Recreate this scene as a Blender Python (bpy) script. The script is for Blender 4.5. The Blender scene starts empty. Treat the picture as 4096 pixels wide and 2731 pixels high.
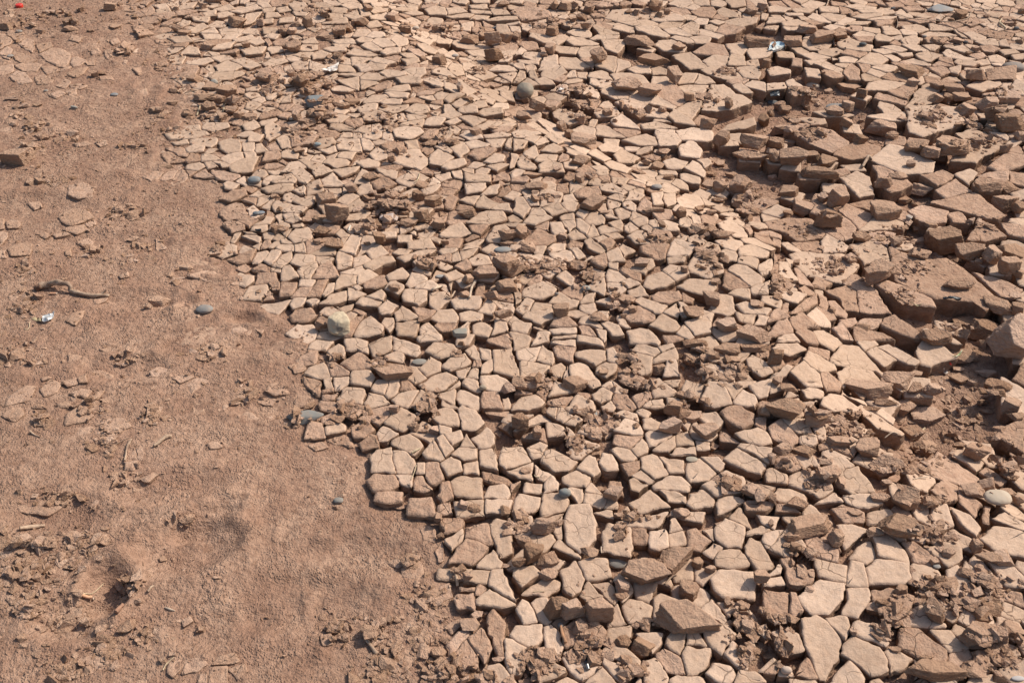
# Outlines of the mud plates: per view tile (origin x, origin y, unit) a list of outlines "x y x y ..." separated by ';'
PL = {}
PL[(1024,2048,4.355)] = """171 0 187 0 189 7 186 13 171 16 170 6;174 20 186 13 187 25 180 31 174 24;192 14 213 10 217 25 209 28 192 22;186 30 193 23 212 29 204 40 197 46 181 44;216 10 224 4 236 9 238 34 226 39 218 26;203 46 218 33 227 42 223 50 204 49;191 65 199 54 214 53 213 64 206 67 196 66;215 53 226 53 233 66 231 80 222 74 213 68;189 68 201 67 200 73 189 73;201 71 206 66 212 70 205 75 200 75;202 80 213 70 231 83 222 87 203 85;182 79 188 73 197 73 199 82 198 88 184 87;214 94 217 90 232 103 232 118 228 130 220 130 222 112 210 107;175 120 184 109 196 108 199 110 185 124 178 128;195 117 206 107 216 112 217 124 208 135 200 125;181 129 193 117 202 131 200 139 188 140;205 157 213 140 226 138 233 150 235 157;153 157 158 150 166 152 172 157"""
PL[(2048,2048,0.7625)] = """285 60 300 0 390 0 435 60 430 150 360 195 300 150;485 95 520 50 615 82 630 150 612 222 480 205;622 90 690 90 703 150 632 150;540 20 610 0 815 0 790 60 740 85 690 80 610 75;820 45 850 35 888 85 820 110;715 100 795 92 822 115 822 165 765 190 710 175;824 112 895 95 912 150 828 165;930 95 985 85 1050 140 1000 190 925 175;1020 95 1060 85 1070 145 1045 130;1064 90 1120 35 1205 70 1205 110 1180 190 1130 195 1075 145;1010 195 1055 155 1100 180 1055 225;1075 225 1110 195 1180 200 1235 260 1160 285 1075 265;1225 190 1255 135 1343 160 1343 280 1290 300 1225 240;1050 340 1090 297 1255 300 1275 350 1255 435 1120 435 1070 400;265 300 330 250 388 355 370 400 325 425 280 385;357 258 412 240 490 255 512 330 400 355;370 430 405 375 440 390 480 420 400 455;405 375 510 365 548 455 520 480 460 410;280 610 395 525 497 635 460 675 290 695;520 500 545 475 600 590 520 595;590 490 620 460 690 470 725 490 712 565 615 570;755 450 785 428 900 465 920 490 820 560 755 575;20 655 40 590 155 582 165 640 105 725;165 600 200 585 255 640 262 690 240 750 180 690;0 665 60 670 95 740 40 825 0 825;510 620 540 600 615 600 620 650 580 690 505 690;490 735 520 705 600 720 670 790 660 825 600 780;670 645 780 645 788 700 740 730;795 700 825 650 915 625 915 680 885 750;922 622 975 615 1028 690 1010 710 922 705;770 740 800 714 885 757 915 820 905 840 850 835 780 790;897 755 925 707 1035 715 1030 775 980 835 925 835;1020 610 1050 575 1115 600 1175 650 1100 745 1030 690;1115 745 1165 700 1235 780 1225 820 1190 820;705 800 765 780 840 860 820 896 715 896;845 875 900 850 1000 870 1010 896 850 896;1025 850 1060 800 1130 815 1155 860 1120 890 1060 880;1190 530 1240 515 1285 590 1260 640 1200 570;0 500 30 460 60 465 110 555 60 560;5 345 30 300 110 280 130 310 60 380;1160 896 1190 850 1300 850 1343 890 1343 896;1303 620 1343 590 1343 650"""
PL[(3072,2048,0.7625)] = """0 110 60 95 90 92 50 150 20 175 0 170;95 95 165 100 210 200 160 190 110 240 25 180 55 150;190 130 240 125 345 190 350 250 265 230 215 190;255 235 350 258 395 268 390 350 270 335;50 248 110 243 120 290 190 330 228 310 225 372 150 390 95 368;0 285 55 280 58 325 0 335;0 345 60 332 80 372 30 385 0 378;0 408 100 427 105 518 50 568 0 540;110 435 145 440 175 510 130 545 110 520;150 440 250 350 388 365 385 450 310 535 220 535;185 575 250 557 350 592 395 642 375 740 295 868 260 860 215 730 185 620;325 562 400 552 425 590 400 668 370 640;335 0 430 0 495 10 495 50 410 52;375 70 440 65 518 90 400 168 385 125;420 240 480 175 550 147 568 235 520 268 460 230;555 140 620 118 705 190 722 253 575 233;510 285 575 240 720 262 730 330 690 368 540 362;415 330 440 247 510 280 530 383 410 380;410 400 430 388 515 392 520 440 460 558 395 545 430 470;710 160 800 157 890 230 880 270 760 253;740 300 760 264 890 292 940 370 920 420 745 350;942 300 980 272 1090 410 1080 460 980 430 942 370;455 600 480 580 600 592 630 680 590 695 455 625;410 690 460 642 590 692 622 800 580 828 530 838 440 760 405 740;602 720 640 690 740 750 700 788 640 808;45 640 80 630 165 640 200 710 150 730 80 735;145 850 205 775 235 790 265 860 200 870;700 590 780 590 950 720 940 800 830 760 700 680;870 600 960 600 1045 690 960 712;952 722 1040 702 1060 740 1010 830 950 820;330 896 430 792 490 860 490 896;950 0 1060 10 1110 70 1090 110 1020 60;1130 130 1200 75 1343 110 1343 230 1210 205;1200 40 1250 20 1343 60 1343 100;0 780 20 790 20 840 0 840;23 790 60 790 60 850 22 850;65 810 120 830 130 855 70 855;120 862 240 870 250 896 120 896;545 410 640 400 740 440 700 520 640 560 600 500 540 450;800 190 900 150 1000 180 1010 250 930 290 900 230;1170 260 1290 290 1343 340 1343 380 1260 370"""
PL[(1024,1366,4.355)] = """44 30 48 24 63 20 68 29 58 33 45 31;64 20 72 20 84 27 84 31 70 30;43 32 58 34 62 34 62 46 53 48 45 42;63 33 70 32 70 41 63 42;72 32 85 32 85 38 76 44 72 44;62 43 70 42 70 46 62 47;80 1 92 0 100 3 103 10 92 6 82 8;104 4 115 0 124 0 122 9 110 11;126 0 140 0 149 4 150 8 144 12 126 8;121 11 133 8 134 16 122 14;135 8 151 7 143 16 135 16;67 8 75 4 80 8 79 12 72 14;37 15 48 8 53 9 52 18 40 19;80 20 94 10 102 14 109 24 100 25 90 26;89 29 93 26 104 27 107 33 105 40 88 38;75 47 80 43 97 44 100 48 96 56 76 57 73 54;63 49 73 46 76 48 73 53 63 53;60 56 62 53 73 54 75 58 72 63 62 61;72 61 77 57 100 58 92 66 76 64;98 56 105 46 113 48 120 56 102 60;102 63 121 58 121 66 113 73 105 70;106 42 110 36 122 36 118 47 113 47;122 36 131 35 130 46 121 50 118 47;132 35 136 33 143 41 138 45 132 45;136 32 143 22 148 23 154 31 143 37;125 52 134 45 148 44 146 53 140 60 130 57;149 44 160 48 160 59 146 59 142 57 147 52;149 37 158 30 175 27 183 33 176 42 166 44 156 42;151 24 160 18 163 13 170 17 168 25 155 29;159 8 167 1 182 0 186 6 185 11 173 15 162 11;173 22 183 11 192 9 197 17 195 22 184 23 180 27;184 25 186 23 199 22 193 31 186 32;199 22 206 22 205 31 195 31;198 18 205 16 207 21 198 21;194 5 200 3 207 12 206 15 198 13;206 6 215 7 217 14 208 13;218 8 229 6 235 26 235 31 218 25 220 16;208 28 209 20 217 14 217 23 212 28;208 31 211 28 220 29 233 36 224 42 213 41;189 38 193 33 203 34 206 42 200 44 190 41;176 41 185 34 187 40 179 43;168 45 178 42 183 46 182 54 172 52;184 48 188 44 198 43 206 47 206 56 199 60 190 55;172 52 183 57 183 60 172 59;209 56 212 44 223 44 227 58 211 58;226 50 235 49 235 57 228 58;163 70 165 65 177 60 184 69 183 75 170 76;168 77 177 79 177 84 171 85;185 62 190 57 200 62 208 74 200 80 189 79 187 72;120 73 133 61 145 67 145 72 135 80 126 77;89 78 98 72 106 80 98 86 90 86;95 92 103 86 110 88 110 95 97 96;109 85 117 78 129 85 122 89 110 89;64 78 73 74 80 78 80 82 66 86;50 78 52 74 60 75 62 87 46 87;62 69 70 66 75 70 70 73 63 72;124 88 140 85 151 95 145 102 125 92;155 104 164 92 172 106 168 109 157 107;165 92 173 88 181 99 173 105;175 87 186 84 188 90 179 95;188 97 193 86 200 98;180 105 188 98 201 99 200 107 190 110;172 112 181 106 188 112 188 118 177 122;190 111 201 109 201 119 191 120;200 89 213 80 218 84 218 92 212 97 205 97;207 99 215 97 220 104 220 116 207 112;107 105 110 99 123 97 124 108 128 118 127 120 108 119;126 100 135 100 144 108 145 113 141 120 129 120;104 127 110 121 125 122 128 132 120 137 110 136;128 122 142 122 141 132 130 130;110 144 112 138 132 138 133 145 120 147;148 120 149 112 155 112 155 120;156 112 166 112 170 126 160 130 155 121;145 130 148 123 153 122 163 134 155 136 145 135;169 140 172 130 178 129 184 142 173 146;179 129 190 122 203 123 205 141 186 141;211 140 214 132 224 131 233 137 230 142;211 143 232 144 230 155 212 155;169 150 181 147 182 157 169 157;140 157 142 143 160 143 163 157;183 147 208 145 208 157 186 157;230 131 235 128 235 136"""
PL[(2048,1366,4.355)] = """2 7 5 5 25 6 20 16 5 15;22 16 27 5 36 10 38 17 36 20;6 18 12 17 36 21 30 30 24 39 10 38 6 30;40 6 45 5 56 7 55 16 45 13;36 2 36 0 57 0 56 5;61 10 65 8 88 9 90 16 78 22 62 14;86 9 92 7 98 12 97 18 90 17;78 26 82 19 90 18 96 19 95 24 87 29;55 33 56 22 62 19 71 21 78 30 75 33 62 34;36 24 46 20 51 24 48 31 42 30;50 25 53 22 53 33 48 32;67 35 71 34 78 33 79 38 74 41;111 8 115 3 133 5 134 10 128 13 115 10;135 2 144 0 146 4 138 8;113 13 117 10 128 14 128 25 120 28 114 22;128 13 146 4 151 12 150 16 136 18 129 17;144 17 148 17 154 30 143 30;101 29 112 29 127 37 125 40 104 36;128 47 131 37 138 35 150 44 150 48 137 51 130 50;139 36 153 36 152 40 148 41;76 48 84 42 92 46 90 52 82 54 77 52;84 40 92 35 102 44 101 46 95 46 86 41;91 52 96 47 102 47 111 58 108 61 96 59;83 57 90 53 93 58 90 61 85 60;110 50 125 46 127 51 115 59;121 58 127 52 136 51 138 58;0 57 10 47 20 46 28 55 27 59 16 62 0 60;52 60 62 49 72 54 73 60 65 62 56 62;35 64 36 60 43 60 42 68;44 60 48 60 55 65 50 72 44 69;50 72 57 66 62 69 58 73;33 80 35 74 42 75 47 77 47 83 34 86;62 81 67 75 75 76 80 85 75 87 70 84;97 66 102 64 112 66 113 71 103 69;95 81 102 73 113 75 117 83 116 85;95 85 116 86 115 90 105 96 94 92;92 99 97 96 106 98 111 104 108 107 100 107;107 97 116 89 122 94 122 100 112 103;120 70 124 69 136 74 132 80 122 79;136 80 143 69 154 81 150 82;114 64 119 61 124 64 122 69;124 86 127 84 144 86 138 94 126 95;130 97 144 88 149 88 150 92 146 101 131 99;150 88 160 84 167 95 151 95;145 102 150 96 167 96 166 101 148 102;167 91 179 92 179 97 167 98;177 52 183 37 194 39 200 52 202 57 189 60 180 58;195 40 202 40 210 43 203 51 197 47;204 52 211 44 222 49 224 55 222 60 205 56;194 64 200 59 208 59 221 67 221 73 210 77 202 74;176 30 187 27 188 35 177 35;189 27 202 31 202 38 190 36;216 14 220 12 231 17 235 25 228 28 218 20;220 40 235 34 235 48 228 50;206 85 212 83 226 81 231 85 235 92 222 96;208 98 212 93 225 99 235 97 235 112;196 108 208 98 235 113 230 120 215 116 200 111;17 97 25 93 32 95 30 103 22 105;30 101 36 99 56 108 50 115 40 116 28 107;60 115 71 105 79 108 83 116 75 121 70 120;82 115 85 103 90 103 96 115 88 116;50 124 60 117 71 122 70 132 55 131 50 128;10 129 12 128 29 129 29 135 12 135;31 129 38 123 43 128 42 135 31 137;30 149 33 138 44 138 50 145 48 157 29 156;53 135 55 133 65 134 64 144 60 148;67 133 72 127 81 139 68 137;65 149 68 138 84 141 85 146 78 150;86 142 90 141 94 146 93 151 80 151;101 113 115 110 117 116 108 121;110 122 117 117 130 127 124 129;117 107 128 104 136 107 143 118 142 122 132 125 118 115;138 107 156 110 156 119 146 120 140 114;109 127 112 125 122 131 115 135 110 134;131 133 145 125 158 126 164 132 160 138 150 136 133 137;138 138 143 137 157 142 155 147 144 147;162 120 164 111 172 108 184 119 180 125 165 129;173 107 187 107 191 112 187 117;176 134 194 119 210 124 211 139 195 140 190 144;160 148 164 139 175 137 186 145 184 150 165 150;190 152 194 143 210 144 214 148 204 157 190 157;108 147 127 137 142 152 116 153;215 150 225 147 235 150 235 157 217 157;74 157 90 152 92 157;95 157 104 150 112 157"""
PL[(3072,1366,4.355)] = """8 4 12 0 27 0 33 6 20 9;35 15 40 9 50 12 60 19 62 24 50 26 43 22;22 27 33 18 42 25 48 33 47 36 37 34 33 35;33 37 47 38 48 42 36 41;48 30 55 28 65 38 63 42 52 43;32 44 40 41 47 45 47 50 36 50;0 34 11 42 0 46;49 52 55 49 68 52 83 64 80 66 60 64 50 59;61 14 70 5 90 7 106 22 103 26 97 26 73 20 61 17;84 0 96 1 101 5 91 10;92 10 99 6 115 16 106 21;101 6 110 5 138 17 133 20 116 15;138 8 145 0 155 1 172 11 150 19 142 17;66 27 75 23 95 27 110 40 95 39 86 34 70 38;82 60 88 59 122 82 120 84 100 78;96 64 103 63 113 70 112 73;2 80 14 73 28 85 30 90 20 94 4 88;14 72 22 70 34 71 40 84 29 85;30 86 42 85 44 91 41 94 30 92;8 109 12 105 24 106 31 116 24 119 10 115;25 105 40 105 45 112 32 114;50 106 55 105 72 106 78 113 66 116;69 117 82 116 87 124 95 138 75 139 65 128;69 142 78 141 99 143 102 148 94 152 83 157 72 148;0 117 7 116 18 124 17 130 0 127;22 125 30 119 47 119 57 130 58 135 45 142 20 130;140 116 158 100 192 122 190 125 178 130 150 122;170 103 180 97 199 113 193 119;153 138 163 129 175 135 175 145 160 147;176 135 196 150 190 157 178 149;205 90 215 80 235 70 235 98 214 86;193 118 200 115 215 126 210 129;0 142 8 140 6 157 0 157;8 153 20 152 28 157 10 157;58 157 68 153 80 157"""
PL[(1024,683,4.355)] = """16 10 32 5 35 9 33 11 18 12;9 16 18 13 32 12 32 17 24 19 13 19;34 18 45 13 46 20 40 21;46 13 60 8 62 13 60 17 47 20;62 8 70 4 80 13 70 12 62 12;28 21 33 19 40 24 34 27 28 24;36 27 45 24 52 24 52 28 45 31;17 31 20 27 30 30 28 33 18 34;25 36 32 31 45 33 42 36 30 37;16 40 24 38 26 45 20 47;25 39 38 39 36 42 27 45;13 51 17 47 20 47 20 52 14 52;21 47 26 45 31 49 31 51 21 53;27 46 36 42 40 46 32 48;32 49 40 47 41 49 40 51 32 51;23 54 34 52 30 59 27 57;30 60 35 53 44 52 50 56 50 61 44 63 36 64;18 60 22 56 28 60 24 62;24 66 24 62 30 61 34 65;11 68 14 65 22 64 23 66 17 69;17 70 20 67 33 67 34 72 22 73;38 73 38 68 45 67 46 74;47 68 50 65 60 69 56 71 48 74;48 75 60 70 73 71 72 76 60 77;32 84 37 76 48 77 54 78 53 83 45 86 38 87;55 80 56 78 69 79 69 82 60 86;35 92 46 88 48 88 40 92;36 93 48 89 53 87 55 92 52 98 40 98;57 91 68 84 74 94 75 97 65 98 53 97;23 98 26 88 32 88 38 97 26 101;8 81 12 73 19 73 20 79 15 85;16 86 20 79 30 75 30 82 24 87;3 88 7 85 14 87 14 90 4 90;15 90 16 87 22 88 22 91;0 98 3 92 16 93 16 100 1 103;22 106 25 102 38 103 34 113 22 114;39 107 38 102 55 101 53 106;34 114 39 108 51 107 47 115 35 116;49 113 56 102 67 102 62 110 60 115 50 115;62 112 67 105 71 105 70 109 64 114;78 73 90 58 99 60 95 68 92 77 87 77;93 77 94 70 100 60 108 62 110 68 104 70 99 75;75 76 78 75 88 79 87 87 76 90;89 80 99 77 103 83 93 86 90 88;101 76 105 69 110 68 119 76 106 81;80 94 97 88 100 92 93 96 83 97;74 105 80 95 83 98 92 97 91 104 84 107 74 108;92 103 96 95 100 92 110 98 95 105;84 107 92 105 96 107 92 109;84 109 92 109 100 113 93 116 84 117;60 122 67 115 82 111 83 117 73 120;99 87 111 80 124 80 125 83 115 86 106 91;99 102 105 99 118 97 121 102 110 107 101 107;95 121 100 115 104 115 108 119 114 119 112 122 100 123;105 115 115 111 118 114 116 119 108 118;113 125 120 119 128 125 124 129 116 130;121 98 126 95 134 92 140 97 137 99 122 101;126 130 133 124 147 134 140 136 128 138;128 139 147 138 150 142 147 150 130 150;116 141 119 135 126 135 127 140 121 146;90 149 100 138 107 135 114 142 113 149 100 154 92 153;83 147 92 137 102 134 88 152 83 152;32 133 36 129 50 128 53 133 48 136 35 137;33 123 37 118 46 118 43 124 34 126;49 120 54 118 58 119 57 122 53 124 50 122;137 116 139 111 155 112 156 118 148 123 138 120;158 118 160 113 171 113 176 118 172 122 165 126 158 122;149 108 150 105 157 102 164 107 163 110;140 104 144 96 152 97 155 100 154 104 142 107;145 126 161 128 160 131 148 132;163 134 167 128 180 129 185 135 183 138 170 138;167 142 170 139 184 139 180 144 172 146;152 143 160 139 168 146 169 149 153 149;151 152 169 151 169 157 153 157;181 120 190 117 204 118 205 123 200 126 185 126;184 99 193 96 200 99 198 103 190 105;189 132 200 129 206 130 205 136 190 135;206 128 212 118 218 123 216 130;201 142 206 141 213 145 212 151 202 150;186 150 199 151 195 157 187 157;174 97 182 93 189 97 178 101;142 66 158 63 162 70 154 71 143 71;129 75 132 73 141 74 138 77;131 80 150 75 163 73 158 77 142 82 137 83;131 60 141 59 142 63 132 63;147 84 152 81 160 83 162 87 158 90 150 87;174 64 180 62 187 62 186 69 175 70;171 57 178 50 190 47 196 54 186 58 172 58;170 73 172 70 185 71 184 74 172 75;161 80 170 79 179 77 179 84 172 82;180 78 187 75 187 82 181 83;188 76 203 73 196 79 188 82;185 88 195 83 198 88 190 91;195 83 205 77 211 79 213 84 200 86;198 97 205 88 220 87 222 94 217 100 205 98;95 55 104 44 106 47 106 54 112 57 110 59 96 56;112 57 127 57 127 59 113 60;193 0 214 2 213 9 194 8;193 11 208 11 208 16 195 18;206 19 213 13 222 12 220 18;190 26 195 23 204 22 200 28;205 26 209 22 225 30 218 33 205 30;220 34 225 31 233 31 232 36;198 45 208 38 224 38 226 43 215 48;199 49 214 49 206 55 200 53;213 60 222 51 228 50 233 54 223 63 215 62;94 19 100 14 108 15 110 18 96 21;92 12 98 3 102 4 103 12 97 12;105 12 115 4 128 11 117 16 108 16;84 31 92 26 101 36 85 36;76 27 86 20 92 24 85 30;84 39 102 38 97 43 85 43;130 7 140 3 147 9 142 12 131 9;135 0 145 0 155 5 150 9;113 0 128 2 127 5 115 3;72 0 92 0 88 3 78 5;0 42 11 42 11 47 2 49 0 49;2 52 11 49 12 52 4 55 0 55;0 64 8 63 10 66 4 68 0 68;0 82 0 73 8 71 9 76 4 82;32 2 42 0 50 5 46 10 38 8;18 103 20 108 16 108 12 103"""
PL[(2048,683,4.355)] = """24 15 28 11 36 10 41 14 41 17 28 18;43 17 46 14 52 12 52 18 46 19;53 18 55 12 63 15 54 20;58 20 65 16 78 16 80 20 68 24 60 23;82 16 90 13 103 20 100 23 85 20;91 24 100 22 104 24 102 28 92 25;13 24 24 21 25 31 19 31 15 28;26 21 38 20 47 22 44 30 39 31 27 33;48 24 54 22 58 27 50 28;45 31 50 28 58 30 58 36 50 35;2 36 7 26 11 25 17 33 17 36 8 41;12 46 20 35 28 35 36 43 24 49;31 35 40 32 48 35 50 38 36 41;36 45 45 41 46 45 42 46;35 53 37 46 44 46 49 52 46 54 38 55;46 45 47 41 56 40 57 45;46 48 48 45 57 46 57 51 52 53;25 51 34 46 33 53;60 40 63 37 70 39 66 44;67 44 72 39 80 39 83 43 83 46 70 46;60 49 60 45 65 45 72 52 68 56 62 53;72 50 77 50 80 58 72 60 69 57;84 38 94 36 97 42 86 40;95 37 100 35 108 38 108 41 98 43;90 27 100 30 100 33 91 34;106 24 110 21 119 23 116 28 106 28;103 31 107 29 116 34 113 38 104 34;117 30 122 27 129 33 129 37 122 38 116 36;129 24 139 22 138 30 130 32;141 23 148 23 149 29 143 31;153 26 160 22 170 24 173 29 165 32 155 31;150 35 153 32 160 38 158 40;131 40 136 36 144 37 146 43 135 45;109 43 113 39 125 44 125 48 116 49 110 46;81 52 87 49 97 53 93 56 82 56;92 47 99 45 101 52 97 53;102 50 108 47 114 51 107 54;127 48 132 46 135 51 134 53 127 50;137 49 142 47 152 50 151 54 142 55 137 53;155 43 160 42 163 46 160 51 155 50;165 42 173 42 173 48 166 48;174 42 184 41 190 46 185 49 176 48;191 48 197 45 214 55 213 60 204 59 193 52;198 43 205 42 212 48 211 50;210 51 217 50 219 56 215 60;162 54 168 50 184 51 186 56 180 59 165 57;164 63 170 61 176 65 172 68 164 66;109 60 115 56 123 56 126 66 115 65;127 60 130 54 142 57 144 61 138 66 128 65;120 53 126 51 130 54 125 57;84 58 95 56 99 59 91 61;14 60 25 54 37 58 37 62 32 65 18 65;52 56 58 52 67 60 57 61;36 70 40 66 50 66 51 71 38 73;38 75 50 73 58 77 54 80 42 80;53 67 56 64 64 66 62 70 54 70;53 71 58 70 65 78 60 80;76 62 83 60 87 63 80 66;81 66 88 63 92 66 86 73;69 65 73 63 84 72 80 74 72 71;86 77 95 72 103 82 93 83;74 82 86 77 89 83 84 86 74 83;90 84 102 84 100 91 90 88;102 83 112 82 118 88 108 90 101 88;120 81 128 82 129 87 122 94 108 91 118 88;101 91 107 90 118 95 117 100 108 98;87 100 90 90 97 92 105 99 98 102;87 104 90 102 99 103 104 108 95 114 88 112;99 101 107 99 117 104 106 108;107 109 118 106 124 114 110 114;120 71 130 69 143 70 140 78 132 81 121 76;144 71 150 65 167 69 158 78 142 77;143 80 158 79 155 83 144 84;173 73 180 67 189 69 190 75 183 77;187 65 195 62 210 65 211 70 206 74 195 72;192 75 197 73 206 75 206 82 195 81;141 92 144 88 160 90 163 95 150 101;123 106 127 99 140 95 149 102 140 106 128 108;163 88 166 80 170 75 192 85 192 92 180 98 163 92;156 106 165 99 184 100 185 107 180 113 167 110;132 116 137 113 153 112 156 117 144 121 134 119;157 112 165 118 164 121 158 120;200 92 206 87 213 88 228 98 226 102 216 104;195 104 198 93 203 94 216 105 213 107 200 108;200 113 205 108 218 107 219 116 204 114;210 80 212 71 220 69 230 75 230 80 215 79;210 82 213 80 225 83 224 90 210 86;218 107 235 102 235 112 222 112;225 74 235 73 235 80 230 80;225 88 235 82 235 93 228 94;208 62 222 61 235 70 232 72 212 65;222 57 233 59 235 68 224 63;31 107 43 96 52 103 43 109 34 107;43 95 49 91 56 98 54 102 46 100;17 79 28 76 48 83 44 90 32 95 20 86;9 112 11 107 28 102 38 108 35 112 22 114;46 112 54 106 64 104 62 117 52 114;35 120 44 112 55 117 42 121;45 121 53 118 61 119 60 123 52 125;16 127 19 119 34 120 36 125;11 134 16 128 37 126 36 134 25 139;1 124 5 118 13 116 18 119 14 125 7 128;49 131 55 128 64 129 68 132 60 134;64 119 68 113 76 112 75 119 66 120;78 119 90 117 94 122 92 124;66 122 74 121 77 128 72 131 66 127;76 132 80 130 87 130 87 134 82 136;36 141 42 134 50 134 57 144 45 144;36 147 42 145 56 145 56 151 38 149;63 139 66 134 75 135 82 143 78 145 66 142;62 144 68 143 75 150 64 151;77 147 84 147 84 152 80 157 75 150;102 134 104 127 118 124 131 131 130 136 116 138 108 138;113 119 118 117 142 125 138 130 130 130 114 121;99 133 102 132 110 140 109 143 101 140;82 140 90 139 97 142 100 150 92 152;143 130 152 123 154 130 152 133;153 123 157 123 165 130 160 133 155 133;130 142 140 133 150 138 152 142 149 146 136 145;158 140 168 137 182 139 182 147 165 150;151 151 158 143 166 150 160 155;108 147 115 146 126 146 134 152 132 157 110 157;128 147 140 150 143 154 136 154;141 150 155 153 152 157 143 157;183 127 190 114 200 115 204 127 198 130;208 123 215 121 235 128 232 132 215 130;211 152 218 142 235 153 235 157 207 157;18 157 25 150 33 150 34 157;40 152 56 152 56 157 38 157;60 152 80 152 81 157 60 157;0 105 5 108 3 118 0 120;205 130 212 134 225 134 222 142 212 140;225 133 235 134 235 140 226 140;82 100 86 98 86 105 82 112 72 106"""
PL[(3072,683,4.355)] = """0 46 20 42 40 45 53 57 46 62 28 63 18 55 5 50;24 64 32 63 47 63 49 73 30 72;47 64 53 58 72 70 70 73 52 74;66 36 74 29 97 40 95 43 84 52 80 50;83 54 97 42 123 46 124 50 105 54 93 55;55 55 65 40 80 48 76 60 68 62;94 57 104 54 114 56 112 62 110 66;133 37 142 32 165 37 163 44 148 46 140 44;152 30 156 26 188 19 215 41 210 44 190 41;155 16 172 8 185 19 165 24;187 62 196 46 215 60 200 64;166 40 176 38 182 47 170 46;77 69 97 63 111 72 112 82 95 80 88 84;112 82 114 73 130 80 145 84 164 83 180 92 205 115 208 120 198 126 190 120 160 117 152 117 140 112 118 101;100 106 108 103 125 108 148 118 150 124 130 123 115 114;192 92 205 95 230 106 225 115 215 112;71 103 74 96 83 97 100 108 102 114 85 110;83 110 101 115 110 128 95 129 84 127;20 74 30 73 70 76 85 85 70 96 70 103 40 95;58 110 72 106 82 111 82 127 73 126 70 118;83 140 87 136 105 135 103 142 92 145;105 136 120 132 148 155 135 153 108 142;78 145 82 142 102 149 120 157 80 157;67 138 80 136 81 141 70 143;62 146 70 142 80 156 68 155;38 132 45 125 57 138 56 142 46 140;47 124 60 130 62 134 56 136;55 120 62 120 72 130 70 133 62 131;22 130 36 120 44 114 45 124 37 130;18 133 30 128 47 143 40 145 28 144;28 146 33 144 42 150 45 157 38 157;2 150 12 137 20 136 24 146 8 151;0 130 10 128 18 133 0 139;10 95 12 84 18 84 24 96 28 99 14 98;24 89 28 88 38 100 42 105 29 101;32 107 36 106 44 112 35 112;142 152 145 145 165 150 180 157 145 157;0 72 4 80 4 92 0 93;46 113 54 117 53 125 46 121;13 66 20 65 30 72 28 73 18 70;0 62 7 64 6 68 0 66;68 6 80 2 90 6 93 14 95 20 85 22;56 2 70 1 73 4 62 8;30 5 40 0 53 5 45 8 32 9;78 29 95 26 97 30 95 34;78 21 90 20 95 25 81 26;100 10 108 7 128 8 131 12 120 16 112 18;144 5 160 0 168 4 165 9 155 12;196 6 205 0 220 3 221 8 213 10;222 4 235 6 235 13 224 10;174 4 185 3 191 6 186 12;190 12 197 7 215 11 210 19 195 19;216 50 235 52 235 62 222 58;120 33 130 40 128 46 122 44;48 98 56 100 52 106 44 104;12 152 24 150 30 157 10 157"""
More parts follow.
